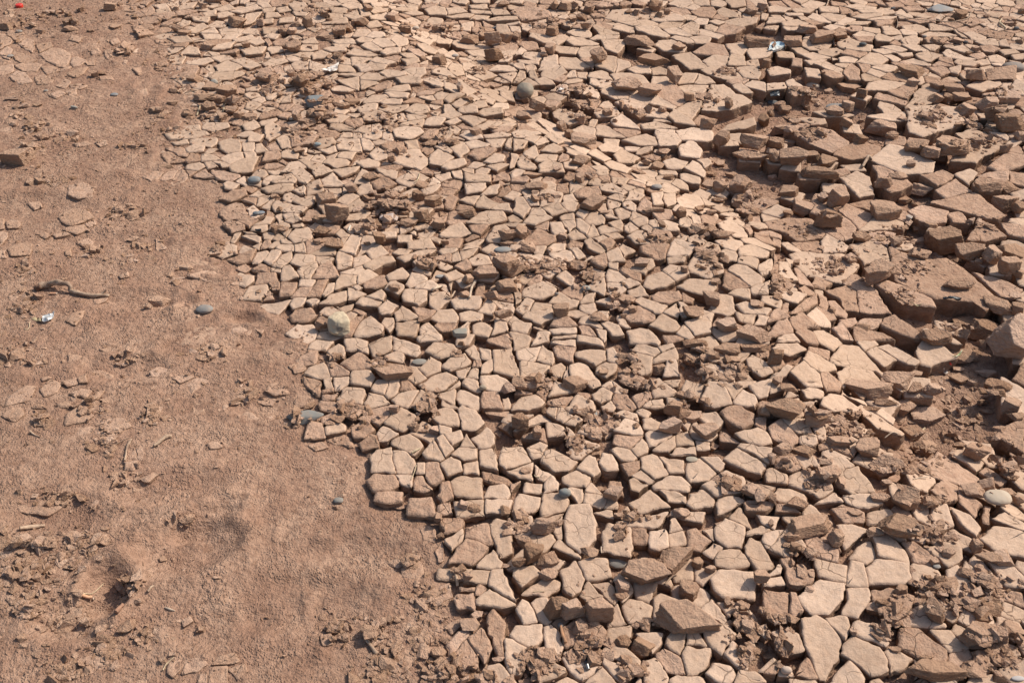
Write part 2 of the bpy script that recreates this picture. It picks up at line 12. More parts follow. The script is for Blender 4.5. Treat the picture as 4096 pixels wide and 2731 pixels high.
PL[(0,0,4.355)] = """110 1 125 0 122 2 112 3;112 4 127 3 122 5 114 6;112 9 117 6 122 6 121 9;126 2 138 0 133 3;130 11 140 6 141 10 134 13;118 13 128 11 132 14 124 16;142 5 150 4 152 7 146 8;143 9 158 8 160 11 146 12;140 15 145 13 160 12 161 14 150 18;128 20 132 17 146 17 141 21 132 22;115 18 128 16 127 20 118 20;163 9 170 4 177 4 175 8 165 9;160 10 170 9 178 11 170 13 164 13;180 12 190 9 192 12 182 13;188 13 196 11 198 14 190 15;199 12 206 11 211 13 205 15 199 15;200 8 210 5 212 8 205 10;213 9 230 5 232 8 220 11;196 19 205 17 210 20 202 22;193 23 198 20 206 21 203 25 195 25;187 29 198 26 200 29 190 30;198 27 210 24 222 26 218 29 203 31;222 29 228 26 235 27 232 31;204 35 210 31 218 31 212 35;190 37 204 35 210 36 202 40 190 39;198 44 200 41 215 38 210 43 200 44;214 35 226 32 228 35 216 37;140 50 148 46 155 48 152 51 144 52;155 46 158 43 167 44 168 46 158 49;156 53 160 50 172 50 168 56 158 57;168 46 172 43 180 45 181 49 170 49;173 54 192 52 195 55 186 58 175 57;158 62 166 59 180 60 178 63 160 65;160 71 168 66 182 62 176 69 162 72;159 74 170 71 175 75 165 78;192 64 200 58 204 60 200 65;200 60 210 56 220 60 214 64 202 65;194 70 200 66 218 66 222 68 214 71 198 72;213 54 222 52 230 56 222 59;196 52 208 50 214 54 206 56;125 62 140 60 140 64 128 65;148 76 160 74 164 79 150 80;155 35 172 34 176 38 166 40;134 41 140 38 148 41 145 42;145 38 155 38 160 41 148 42;126 50 135 49 144 52 144 56 130 58 126 55;112 42 118 40 124 45 120 48 112 46;124 46 130 43 138 43 142 46 132 48;186 116 190 112 207 113 207 115 196 118;162 118 170 117 184 115 185 118 165 120;155 124 162 122 186 120 188 122 176 126 158 127;176 128 180 127 198 127 199 130 192 134 180 132;160 130 170 128 171 130 162 131;202 130 210 128 220 130 220 138 212 139 203 134;152 136 160 135 170 138 172 142 160 141;172 137 178 134 186 134 185 138 174 139;151 141 158 139 167 144 167 147 156 148;171 147 175 141 182 144 182 149 174 151;190 141 198 135 212 134 213 139 205 143 195 142;203 147 213 140 222 140 222 144 210 151;188 143 200 144 203 147 195 149 188 149;198 151 203 148 210 153 203 156;188 151 196 150 198 156 190 157;223 131 235 130 235 137 226 137;224 140 235 139 235 144 226 145;212 153 222 146 235 145 230 154 215 157;171 153 182 150 188 155 180 157 172 157;228 125 235 124 235 129 230 129;176 30 186 22 190 26 182 30;205 20 214 20 222 22 212 24;232 12 235 20 226 22 224 14;180 17 190 17 188 21 181 20;175 60 182 53 188 58;147 58 156 58 158 61 148 62;160 40 172 40 170 43 162 43;144 33 155 30 160 33 150 35;200 34 190 34 188 31 200 31;182 33 189 32 188 35 176 34;125 24 136 23 138 26 128 27;126 28 134 28 138 31 130 32;232 33 235 38 230 40 226 37;204 46 218 45 215 50 206 49;218 45 235 44 235 49 222 50;230 57 235 60 228 62 224 60"""
PL[(1024,0,4.355)] = """9 45 12 43 20 43 22 46 14 48;8 57 14 54 25 54 26 56 14 60;16 61 24 59 25 65 18 65;26 62 32 59 34 65 27 65;2 65 15 61 16 64 8 67;33 59 38 56 47 56 48 62 36 62;48 56 60 60 62 60 50 62;34 51 42 47 50 47 48 51 40 52;53 50 62 46 67 48 62 52 54 53;29 53 36 50 48 52 46 55 32 55;53 63 60 61 76 60 75 63 58 66;78 60 87 60 88 65 78 65;78 66 94 66 102 64 94 68 78 67;89 60 101 58 105 63 96 65;102 58 106 56 118 59 116 62 107 62;88 55 90 53 106 53 100 58 90 59;80 56 87 55 87 59 80 59;63 46 70 43 80 44 79 46 66 47;82 44 90 43 96 46 90 47 84 47;99 42 102 40 108 41 115 45 108 46;108 38 112 36 120 37 125 41 122 43 114 43;126 38 130 35 137 36 136 39 130 41;115 48 120 44 130 43 130 48 122 50;86 50 90 46 97 48 106 48 113 50 100 52;107 54 112 52 125 56 120 58 112 57;118 52 122 51 132 51 130 54;93 38 99 35 107 37 104 39 96 39;101 33 106 30 115 31 116 34 106 35;92 33 95 28 102 28 103 31 98 33;73 40 83 40 82 42 74 42;83 40 90 38 91 41 85 42;41 45 44 41 54 41 53 44 46 46;43 39 52 36 53 39 46 40;72 37 88 36 90 38 76 39;135 43 145 46 147 49 138 47;134 50 145 49 147 51 138 52;143 45 150 45 155 49 150 51 145 48;136 53 147 53 148 56 140 58;141 59 150 59 155 62 150 65 142 64;97 70 104 67 114 69 116 72 108 74 98 73;97 74 107 75 110 77 104 80 98 81;116 68 120 66 135 67 134 71 124 72 118 70;134 66 140 63 152 63 153 67 148 70 140 69;78 74 92 71 93 77 92 81 80 77;70 80 80 77 88 82 84 84 72 83;106 80 115 76 122 77 121 80 110 82;119 76 127 72 128 77 122 79;130 72 140 70 150 73 148 77 134 77;120 83 124 81 137 79 138 82 128 84;102 92 108 88 118 88 119 91 112 94 102 94;116 94 122 92 131 91 132 95 118 96;132 91 138 87 142 90 140 93 133 94;120 86 127 85 138 86 136 90 124 90;138 95 145 90 153 92 152 95 141 96;163 64 168 61 178 63 184 70 176 70 165 67;151 73 160 70 172 76 168 78 156 75;165 70 170 68 186 73 178 76 170 74;176 63 182 58 190 60 190 66 184 67;189 59 198 58 206 62 205 64 196 64 190 62;206 61 213 59 225 67 220 67;217 64 222 61 232 62 232 65 222 65;222 68 235 65 235 77 226 70;202 68 212 64 220 68 208 71;205 82 212 80 220 82 222 84 212 85;203 87 210 85 218 90 218 94 210 92;216 87 222 86 228 90 225 92 220 90;226 84 235 83 235 91 228 89;216 97 220 93 230 93 232 97 222 99;180 95 186 91 195 92 190 97 182 97;176 91 180 87 190 87 186 91 178 93;192 88 198 86 204 89 198 91;197 96 204 92 210 93 210 96 202 98;185 101 190 97 203 98 203 103 192 103;205 102 210 99 225 101 224 105 210 105;160 104 166 100 174 100 175 104 170 106 161 106;175 97 181 97 187 104 186 106 178 109 171 107 176 104;171 73 184 78 190 76 200 83 194 85 186 84 172 79;139 101 145 97 155 98 157 102 148 104;139 107 142 105 155 106 157 108 150 110 140 109;154 113 157 109 165 108 172 109 168 113 158 114;189 108 195 107 208 111 200 114;132 116 138 111 152 108 153 113 150 116 140 115;119 108 128 105 130 109 122 111;130 106 136 104 138 109 131 111;96 100 103 96 112 97 111 101 97 102;112 100 125 96 138 96 138 99 126 102;98 109 100 104 112 103 120 106 116 110 102 110;69 118 72 114 83 115 90 118 82 120;84 110 98 109 100 113 90 116 86 114;66 110 76 107 85 108 80 112 70 112;56 124 62 119 70 119 75 123 70 126 58 126;5 120 8 115 14 113 22 118 22 122 12 127 6 125;26 121 32 119 38 120 36 122 28 123;78 124 80 121 89 121 88 124 80 125;90 121 96 122 96 125 90 126;74 129 80 126 94 126 94 129 88 130 76 129;75 134 78 131 88 132 86 136 76 135;88 133 94 132 95 137 90 138 86 137;57 133 60 128 72 127 74 130 66 134 60 135;62 137 72 134 73 137 66 139;20 129 26 126 31 127 32 135 24 136;11 135 20 129 24 136 16 137;34 128 40 126 54 126 50 131 35 133;99 124 110 120 116 121 115 124 106 127 100 126;116 122 120 120 125 124 124 127 117 126;106 129 113 126 122 128 114 131 108 131;98 135 98 127 104 127 110 132 104 135;128 120 134 117 148 119 150 121 140 126 130 124;106 121 107 115 113 114 118 117 116 120;118 117 125 113 130 115 130 117 120 119;89 120 96 117 105 116 104 119 98 121;117 133 122 131 135 132 137 136 128 138 120 136;138 131 145 130 147 135 140 136;126 147 128 140 140 138 148 138 157 147 150 151 130 149;106 140 113 134 120 138 118 143 110 146;95 152 105 146 111 148 110 152 100 155;76 143 80 140 90 140 86 146 78 145;63 150 66 147 80 147 83 150 82 152 72 154;152 126 160 120 165 119 162 125 156 127;159 144 168 138 180 142 182 144 172 150 160 147;173 152 177 147 190 145 191 149 185 152 175 154;177 137 190 133 194 139 186 145 180 142;164 136 172 134 178 138 174 141;193 130 200 129 212 133 208 135 198 136;190 124 193 122 205 123 209 128 200 129;203 136 212 135 220 137 216 142 205 144 199 140;210 146 218 140 226 143 226 147 218 148;213 128 220 127 229 129 226 134 218 134;212 125 225 123 232 125 228 127 216 127;229 130 235 127 235 137 230 135;205 116 215 112 222 113 222 116 208 118;215 117 225 113 235 113 230 116;219 119 226 117 232 118 230 121 222 121;215 150 222 149 230 150 222 152;25 155 32 149 40 149 45 154 40 157;41 147 46 146 60 150 52 152;54 152 60 151 68 157 56 157;24 140 28 137 37 139 36 143 25 142;8 146 10 139 20 138 21 142 18 145;0 140 6 137 12 139 5 142 0 142;0 133 6 132 12 138 2 138;12 2 16 0 30 0 26 4 13 4;53 5 56 3 66 4 70 6 60 7;79 5 84 2 94 4 95 6 84 7;78 0 90 0 92 2 80 2;66 2 72 1 75 3 68 4;52 18 57 16 61 17 62 19 53 20;62 21 70 18 80 17 81 20 70 21;82 14 92 13 96 16 88 17;80 10 90 10 92 12 82 12;107 15 112 13 118 15 116 17 108 17;103 22 110 20 113 23 106 24;8 30 10 27 16 27 17 29 12 30;15 39 20 36 26 37 25 40 18 41;2 38 8 36 12 40 8 42;5 34 12 32 18 32 15 35;7 19 15 18 15 20 8 21;16 17 23 16 24 18 16 19;24 18 33 17 33 19 24 20;128 9 135 8 142 10 136 11;153 11 165 8 173 9 174 13 155 13;175 9 185 8 190 11 176 13;176 14 190 12 200 13 198 15 180 15;201 13 212 14 211 16 199 16;213 17 220 15 235 16 235 18 215 18;137 12 145 11 150 13 144 14;148 13 154 12 154 14 150 14;146 34 150 33 162 38 158 40;148 41 154 41 164 46 162 48 154 46;164 36 170 35 180 37 178 39 168 38;173 48 180 46 184 49 180 52 174 50;165 46 172 45 174 47 168 48;180 38 185 37 195 40 206 44 200 45 186 42;195 46 206 44 214 45 212 50 200 49;220 42 235 41 235 45 222 46;222 47 235 46 235 50 226 51;228 54 235 52 235 56 228 56;0 4 10 3 11 5 2 6;0 0 11 0 10 2 0 2;30 4 42 3 44 6 34 7;20 8 30 7 31 9 22 10;2 9 14 8 13 10 3 11;8 12 18 12 20 14 10 15;33 8 42 7 44 10 36 11;36 11 46 11 44 13 38 13;96 8 100 8 104 12 98 13;70 8 80 8 80 10 72 11;68 12 80 12 80 15 70 16;105 9 114 8 116 10 108 11;108 3 118 3 120 6 110 6;98 0 110 0 108 2 100 2;200 0 212 0 212 3 202 3;198 6 210 5 212 7 200 8;215 8 228 9 230 12 218 12;198 8 212 9 214 11 200 11"""
PL[(2048,0,4.355)] = """0 6 4 5 13 6 12 9 2 9;1 12 8 8 20 8 31 11 33 14 20 16 8 17;18 35 19 33 30 34 48 32 53 33 46 38 40 40 30 39;52 31 56 29 68 29 71 32 70 33 60 34;53 36 54 34 62 35 76 40 72 42 60 42 52 38;81 6 86 2 96 4 96 6 86 7;84 9 88 7 97 8 94 10 86 11;93 9 110 8 125 9 138 13 133 15 100 19 88 15;76 25 78 23 95 27 95 29 82 31;92 27 95 24 100 22 112 25 112 28 104 29;102 21 125 18 132 21 130 23 110 23;129 18 145 12 158 18 152 20 140 20;134 24 140 21 156 21 150 25 140 26;114 27 117 25 130 25 143 34 140 35 130 33;84 36 100 35 102 38 98 46 96 48 88 45;75 36 80 33 95 33 92 36 80 37;133 41 136 37 148 36 158 42 156 46 140 45;142 27 152 26 162 33 158 34 148 32;153 26 165 21 173 24 172 31 160 30;147 35 152 33 164 37 165 38 158 39;165 10 170 8 184 8 186 12 182 16 172 15;169 18 172 17 181 18 181 21 172 21;158 15 162 14 169 16 167 18 160 18;145 8 150 7 160 9 163 12 156 13;159 7 165 4 172 7 168 9;148 3 152 1 164 0 165 4 156 6;167 1 172 0 180 0 182 4 170 4;183 1 190 0 196 3 192 5 185 4;190 10 194 8 205 12 206 15 194 14;185 17 188 13 200 17 198 18;183 20 188 19 195 21 190 23;181 23 185 22 190 24 187 27 181 26;173 29 177 27 192 31 186 34 176 32;188 27 193 22 200 22 211 25 204 29 195 30;197 18 202 17 222 17 222 20 210 23 200 21;164 35 170 34 180 34 178 38 168 38;6 42 10 39 20 39 22 43 12 45;0 46 4 42 12 46 8 49 0 50;40 45 42 42 60 43 62 45 60 48 45 47;61 46 63 43 78 42 76 51 66 52;44 54 47 52 58 53 69 60 62 62 48 60;24 62 30 52 42 52 43 60 36 62;30 67 32 64 44 61 48 66 38 71 30 69;64 54 70 53 74 58 73 62;80 60 87 53 97 55 96 65 82 61;96 56 106 58 108 62 98 65;0 57 4 51 13 54 8 58;13 52 14 49 25 49 26 53 22 55;9 55 22 56 21 60 10 59;1 60 5 58 11 60 10 63 3 63;12 62 19 60 21 63 12 66;5 68 14 68 14 71 6 71;14 67 18 66 20 71 15 71;10 75 14 72 23 77 18 78;0 66 4 67 8 72 2 75 0 75;22 73 28 72 35 75 36 77 26 77;107 62 112 60 127 61 128 66 115 67;128 61 134 61 142 65 138 68 129 68;150 50 155 48 165 46 175 55 178 62 172 62 165 62;169 47 182 40 195 42 200 49 180 49;196 42 215 39 217 43 212 50 201 49;180 60 198 60 198 52 186 51 177 56;199 60 213 60 212 52 200 51;174 64 180 62 205 62 212 70 203 72 180 67;207 62 220 61 226 66 224 71 213 70;217 45 222 43 235 45 230 52 222 54;216 55 222 54 224 61 218 60;212 77 218 73 235 76 235 83 222 79;201 74 204 72 215 72 215 75 206 76;205 78 212 77 219 82 216 84 207 83;206 86 218 85 219 87 208 88;155 80 160 78 180 78 180 82 172 89 160 83;136 79 150 78 156 84 161 91 152 97 140 94 135 88;133 89 140 94 152 97 148 99 128 97;174 92 180 78 197 77 202 86 217 89 218 93 200 99 188 101 176 100;128 76 130 68 136 68 142 70 142 75 150 78 136 78;150 101 165 93 172 94 173 97 164 107;144 107 148 102 160 108 165 114 150 112;155 68 160 67 170 68 166 76 156 77;170 68 180 71 184 74 175 76 168 76;73 68 82 66 90 68 90 72 80 73 72 70;72 71 79 75 91 73 92 77 82 79 73 76;83 80 92 77 97 80 108 86 106 89 95 89 84 84;90 68 100 67 118 70 124 76 110 86 98 79;109 89 118 87 128 88 127 91 120 96 110 93;60 94 70 93 80 93 80 96 76 100 62 98;81 94 87 93 95 99 97 104 80 106 76 101 80 96;98 95 103 92 110 94 145 103 140 107 115 104;92 107 98 104 112 115 115 119 98 117 93 113;77 117 80 114 90 115 108 126 92 124 78 121;96 118 104 117 114 120 108 125 97 121;102 127 118 122 134 129 133 132 118 132;38 103 44 101 60 106 66 110 52 113 40 107;57 118 65 114 76 118 76 123 60 120;120 114 130 112 148 118 140 119 122 118;128 121 135 119 150 122 155 130 150 134 132 134;151 121 165 118 182 120 182 128 172 131 156 130;194 118 200 114 222 110 223 115 212 118;156 136 165 131 172 138 170 144 158 143;82 136 86 133 100 136 95 139 84 138;96 142 102 139 115 144 110 147 100 146;24 113 28 111 40 116 48 124 44 126 32 120;15 113 20 111 32 119 30 121 20 117;5 115 10 113 20 118 18 120 8 118;4 122 8 119 20 121 24 124 14 126 5 126;12 129 16 126 24 127 20 132;21 131 28 127 30 130 22 133;30 126 36 123 45 130 40 132;24 119 30 122 34 125 28 125;22 147 26 143 40 144 38 148 28 149;13 140 20 134 24 142 22 145 14 144;6 146 12 143 24 151 20 153 10 152;28 152 34 149 45 151 46 156 28 156;32 135 38 133 45 138 40 140 30 138;50 136 56 138 70 144 66 146 52 140;70 140 76 138 90 146 86 148 74 143;87 149 92 147 108 154 104 156 92 152;55 135 60 134 72 140 68 142;0 142 5 143 3 150 0 151;0 129 10 130 8 136 0 138;160 155 166 149 176 152 175 157;170 148 178 146 180 149 175 152;142 148 150 146 160 150 155 153 145 152;80 21 92 24 90 26 79 23;196 1 212 0 212 4 200 6;199 5 212 5 210 8 202 8"""
PL[(3072,0,4.355)] = """2 7 6 6 18 8 15 10 2 10;0 17 10 17 12 19 8 20 0 20;6 2 12 1 14 4 7 4;19 12 20 11 32 11 30 13 20 13;14 21 18 20 27 19 34 21 30 23 16 24;15 25 27 24 30 27 18 27;24 8 32 7 40 8 36 10 28 11;49 6 60 6 65 6 64 11 52 11;66 6 74 8 76 11 66 12;33 12 40 12 42 14 36 15;31 15 35 15 40 17 33 17;40 15 43 13 55 16 57 18 48 18;51 14 55 11 68 13 70 15 62 17 56 17;60 20 70 14 78 16 76 19 70 22 62 21;74 22 78 20 92 20 86 23 76 23;80 16 88 13 102 13 101 16 92 17 84 17;92 18 104 17 116 17 108 19 96 19;34 18 42 18 49 20 42 21;54 24 60 22 70 24 66 26 58 26;72 26 80 23 86 25 86 27 76 27;88 27 90 25 102 26 100 29 92 29;80 31 86 28 93 29 98 32 90 33 82 33;83 35 88 34 97 34 96 37 86 37;98 34 102 32 113 36 110 38 102 38;122 29 126 28 134 30 134 32 126 32;126 24 135 23 145 27 138 29 130 28;145 31 150 29 165 30 170 32 160 33 148 33;170 26 174 26 185 35 190 37 176 33;182 30 188 30 198 34 196 37 186 35;198 31 205 29 222 31 220 34 208 34;190 37 196 36 212 40 212 42 200 41;213 40 220 38 222 43 214 42;222 42 235 40 235 46 224 45;175 27 182 25 186 28 180 29;145 36 150 34 160 37 158 39 148 39;117 35 122 33 134 36 128 38;138 40 140 38 152 38 155 41 144 42;142 44 148 42 155 43 150 46 145 46;124 44 126 42 134 42 144 45 144 47 132 47;128 35 134 34 138 40 132 41;108 44 115 43 125 45 120 47 112 46;100 47 110 46 118 48 118 50 108 51;122 49 130 48 132 50 124 51;107 52 112 50 121 54 118 55 112 55;125 53 135 51 148 58 147 60 132 56;121 56 125 54 130 57 126 58;138 50 145 48 158 51 150 55 142 54;162 50 166 47 178 52 187 54 180 55 168 54;160 53 167 54 168 59 160 57;173 57 178 55 191 58 186 60 176 59;154 60 160 57 168 60 164 61 156 61;188 51 196 50 198 52 192 53;205 51 210 50 216 53 214 56 206 55;192 56 200 54 202 57 195 58;170 45 178 43 185 47 180 48;198 44 205 44 212 46 208 48 200 47;65 41 75 38 92 44 92 47 76 46 66 44;68 49 72 47 88 49 85 53 74 51;67 54 72 53 80 54 78 56 68 56;82 57 92 50 102 51 109 54 100 59 92 59 84 58;94 49 98 49 104 51 96 52;22 42 26 41 36 47 34 48 28 48;32 42 36 38 55 41 52 46 38 45;49 46 60 44 67 47 58 50 50 49;30 50 40 49 54 52 42 54;37 56 52 54 48 57 40 58;42 59 50 57 67 63 67 67 54 63;60 69 65 68 72 71 72 72 64 73;53 65 62 66 66 69 60 70 52 67;71 66 76 60 85 66 86 71 76 71;84 59 92 60 93 63 88 65;93 66 96 63 108 66 104 70 98 69;104 70 108 67 124 68 132 72 128 74 115 73;86 69 92 68 103 72 100 73 90 73;98 62 108 60 116 62 110 65 100 64;116 58 122 58 126 60 120 61;92 82 95 76 105 74 127 77 122 79 110 83 100 82;112 84 125 79 135 78 136 82 127 89 118 87;101 90 104 86 112 88 127 93 126 96 112 92;104 97 106 93 114 95 121 100 110 103;128 97 134 88 142 83 152 86 148 94 143 97;94 107 102 105 124 102 126 108 112 109 100 108;127 107 126 101 150 99 170 100 180 112 170 116 150 121 140 124 128 120 130 115;19 115 24 113 40 115 58 120 71 131 70 134 60 139 40 130;63 143 68 137 85 130 101 134 100 137 90 144 76 146;95 145 110 133 125 136 135 142 150 148 148 156 128 157 110 151;175 122 190 118 215 128 213 134 195 142 190 148 170 146 176 140 188 132;45 103 60 101 75 105 72 106 52 106;30 110 35 109 50 110 51 112 42 114;0 62 8 61 18 64 17 66 4 67;0 78 16 76 17 79 0 82;20 82 24 80 36 81 38 85 24 87;17 76 22 74 31 79 20 79;205 152 220 140 235 142 235 151 212 157;222 138 230 134 235 140;185 80 196 73 210 78 205 81 196 84;225 81 228 77 235 80 235 85;150 62 156 61 162 63 164 65 158 67;168 62 176 60 174 66 170 65;33 4 40 0 52 2 46 6 36 6;60 2 70 3 72 5 62 5;74 6 82 4 96 7 94 8 82 8;206 32 216 30 228 33 226 36;224 32 235 30 235 35 228 36;200 23 212 22 220 25 210 27;176 20 188 18 196 21 186 23;158 22 170 20 176 22 168 25;148 22 156 23 168 26 160 28 150 27;130 19 140 18 148 21 140 22;120 14 128 14 130 17 122 17;126 6 136 5 140 8 130 9;112 3 120 2 124 5 114 5;100 9 112 8 114 11 102 12;86 10 98 9 98 12 88 12;100 20 112 20 110 23 102 24;104 26 112 25 116 28 106 29;108 30 118 29 120 31 110 32;80 11 84 13 78 14 76 12;225 50 235 49 235 53 228 53;214 47 226 47 230 50 220 51"""
PL[(0,683,4.355)] = """134 4 142 0 149 1 146 6 140 8;148 4 155 0 162 1 158 6 150 6;154 11 158 5 166 1 170 6 166 10 156 13;169 0 180 2 175 5;178 4 188 0 194 6 186 6;196 2 200 0 215 0 216 4 210 8 200 7;210 6 218 3 224 6 216 10;207 12 210 10 217 11 214 15 208 15;216 17 220 14 226 16 222 19;205 26 215 20 226 19 226 22 212 27;204 40 206 35 215 31 223 32 222 37 226 41 212 45;217 45 222 43 230 43 235 47 234 53 226 49;208 49 212 47 222 49 223 54 214 56;223 60 230 58 235 60 233 64;228 68 235 65 235 70;193 75 205 67 215 70 216 76 206 79;212 80 235 70 235 80 222 83;221 88 230 85 232 88 226 90;224 36 228 33 232 38 228 41;225 56 235 56 235 58 227 58"""
# thin low plates lying almost flush with the ground
LOW = {}
LOW[(0,0,4.355)] = """6 31 10 28 20 32 22 36 17 40 12 37;17 41 23 36 31 38 32 45 30 49 24 46;0 50 6 43 12 46 10 56 4 54;13 47 22 50 34 56 30 58 22 59 14 56;33 42 36 42 46 40 48 44 37 49;37 51 48 45 58 46 64 50 64 58 60 62 53 61 42 56;65 58 66 54 72 52 80 57 74 61 68 62;13 61 25 58 40 60 36 66 20 66;38 61 52 62 55 66 44 70;8 72 15 66 26 68 30 76 18 78;32 72 42 70 50 74 46 79 36 78;52 80 58 74 66 76 60 82;64 79 75 78 80 80 74 83 66 82;61 68 72 64 80 63 78 68 70 72;0 32 5 32 11 38 10 42 4 43 0 47;0 62 12 60 13 66 4 70 0 70;55 66 60 62 66 62 60 67;66 33 76 36 72 40 64 38;82 46 90 45 92 50 84 51;78 58 85 56 86 61 80 61;94 49 98 46 106 48 104 52 97 54;102 38 108 36 110 40 104 42;45 88 55 84 62 87 52 91;58 85 70 82 70 88 62 90;90 72 102 71 104 74 92 75;0 120 10 118 12 123 2 125;22 117 30 116 34 120 26 122;68 133 80 131 84 134 72 136;88 132 98 130 100 134 92 136;126 85 134 83 136 88 128 90"""
LOW[(0,683,4.355)] = """56 43 70 37 82 37 87 43 75 49 65 52 58 47;58 54 62 52 78 50 82 55 70 60;49 59 60 56 64 59 52 62;33 60 42 58 48 60 42 64;64 16 78 12 88 18 86 24 74 27 64 24;60 139 68 132 78 130 76 136 68 143;8 72 18 68 30 68 28 77 12 78;0 45 5 46 4 54 0 55;0 72 5 74 6 80 0 80;0 57 6 58 6 62 0 70;6 48 14 46 18 50 16 54 8 54;26 30 36 28 40 34 32 37;78 50 88 46 88 50 80 54;110 96 118 93 119 98 112 99;60 75 66 74 66 79 61 78;83 71 92 70 90 75 84 76;142 62 150 66 152 74 144 75;70 66 80 62 86 68 78 72;86 118 100 114 98 120 88 123"""
LOW[(0,1366,4.355)] = """61 77 62 67 74 60 85 68 80 73;2 70 10 63 20 61 23 67 14 75;37 44 48 36 56 40 52 47 40 50;5 60 10 50 24 42 33 43 28 53;64 49 76 45 84 46 80 52;137 30 145 25 153 25 152 32 140 33;92 78 100 72 115 72 120 78 110 84 98 84;52 58 62 56 68 60 56 61;30 60 38 57 42 62;83 52 90 46 94 47 88 54;32 76 34 70 46 72 48 77 40 79;92 7 104 4 110 7 98 10;54 10 70 11 66 16 55 15;158 34 170 32 180 34 168 40;190 96 200 94 204 98 194 100;112 112 124 110 122 118 114 118;128 126 140 120 146 122 136 130;72 36 80 33 80 40 74 40;38 35 46 34 50 36 40 38;57 38 70 35 72 40 62 43"""
LOW[(0,2048,4.355)] = """194 150 197 143 210 143 211 157 193 157;196 140 202 134 215 132 220 138 212 140;182 157 185 150 191 148 190 157;155 148 158 138 166 136 165 146 160 152;168 150 172 134 186 132 190 140 180 148;84 23 96 22 95 29 86 30;213 145 225 140 230 148 220 154;168 98 176 95 179 100 170 104"""
LOW[(1024,1366,4.355)] = """37 56 42 50 54 50 55 56 50 61 38 62;30 22 38 19 47 22 44 28 34 30;66 92 80 87 88 92 90 99 74 96;48 96 60 94 66 98 54 101;0 52 14 48 22 54 16 60 2 58;14 38 24 36 34 42 28 46 16 44;98 103 106 100 106 106 100 108"""
LOW[(1024,2048,4.355)] = """134 54 148 47 154 56 150 64 136 62;150 18 156 14 164 18 162 28 152 26;165 36 170 26 174 44 168 46;150 4 163 3 164 14 152 12;170 68 178 66 180 78 172 80;60 114 70 112 72 120 62 122;171 104 184 100 186 107 178 112;175 92 193 87 192 98 186 103 176 100"""
# loose clods: visible bounds "x0 y0 x1 y1" per view tile
CL = {}
CL[(0,0,4.355)] = "94 1 106 11;71 4 77 12;42 9 58 14;59 10 66 16;65 17 72 24;56 23 70 30;99 22 110 28;158 22 168 31;162 27 174 33;185 38 198 47;222 38 230 45;208 14 225 26;187 0 206 3;182 2 190 9;158 5 164 10;83 65 90 72;88 64 97 70;171 67 185 77;185 75 200 84;199 77 217 90;177 84 198 95;196 88 207 98;184 93 198 103;154 91 163 98;136 97 148 105;165 101 176 109;206 89 217 99;206 97 218 107;155 80 163 86;4 88 17 93;18 94 27 100;29 93 38 99;26 115 34 119;32 110 41 116;34 123 45 129;0 134 27 153;122 131 128 134;19 130 25 137;23 129 33 137;199 103 208 111;215 101 224 110;222 104 235 111;80 26 86 30;58 17 65 24;4 8 12 12;26 20 33 26;0 20 10 29;148 150 160 156;2 151 5 155"
CL[(1024,0,4.355)] = "0 10 7 26;57 7 68 17;98 4 107 11;41 14 52 26;90 14 103 25;87 18 92 26;116 10 131 20;20 25 30 34;28 25 37 33;33 19 41 25;27 36 41 50;70 23 77 36;74 22 83 33;82 22 89 31;54 29 71 38;30 33 35 38;0 65 19 78;34 66 48 82;48 65 60 74;40 82 51 90;30 73 35 80;55 82 62 86;45 98 61 113;38 107 54 117;62 102 72 109;75 93 86 101;80 89 95 98;33 100 41 112;87 81 94 85;166 19 181 29;188 30 204 41;204 29 212 38;210 28 225 43;225 28 236 41;210 43 228 60;162 49 175 61;184 75 190 85;196 116 208 125;190 91 200 96;126 0 134 4;220 0 232 8;213 0 220 4;170 125 187 134;121 141 128 150;211 105 219 110;33 134 44 141;131 22 142 31;213 116 222 121;12 68 16 74;28 64 36 72;162 22 166 27;154 22 160 27;64 16 70 20"
CL[(2048,0,4.355)] = "35 0 43 10;42 1 55 11;55 0 61 8;59 12 69 20;32 16 39 22;38 16 44 21;52 15 59 21;63 19 72 28;31 23 43 34;0 28 8 39;66 5 75 12;125 0 138 11;98 4 103 9;147 38 160 48;72 43 87 60;30 39 40 51;26 47 33 53;143 60 156 78;93 69 119 87;116 75 137 91;158 84 167 94;16 89 31 105;50 94 57 100;57 103 68 115;83 104 92 112;41 110 50 121;48 118 56 128;92 108 97 113;134 97 142 104;173 107 188 119;116 47 145 62;103 31 131 45;55 121 77 135;54 140 70 153;119 144 128 153;127 148 140 157;133 137 146 145;4 101 18 112;226 101 236 119;185 123 200 139;210 120 236 140;200 134 215 146;203 140 229 150;216 148 236 157;186 147 196 155;214 6 227 15;225 2 234 11;215 32 236 44;228 62 236 75;212 32 219 39;8 86 16 96;30 100 40 108;66 108 72 112;140 8 146 14;194 96 202 110"
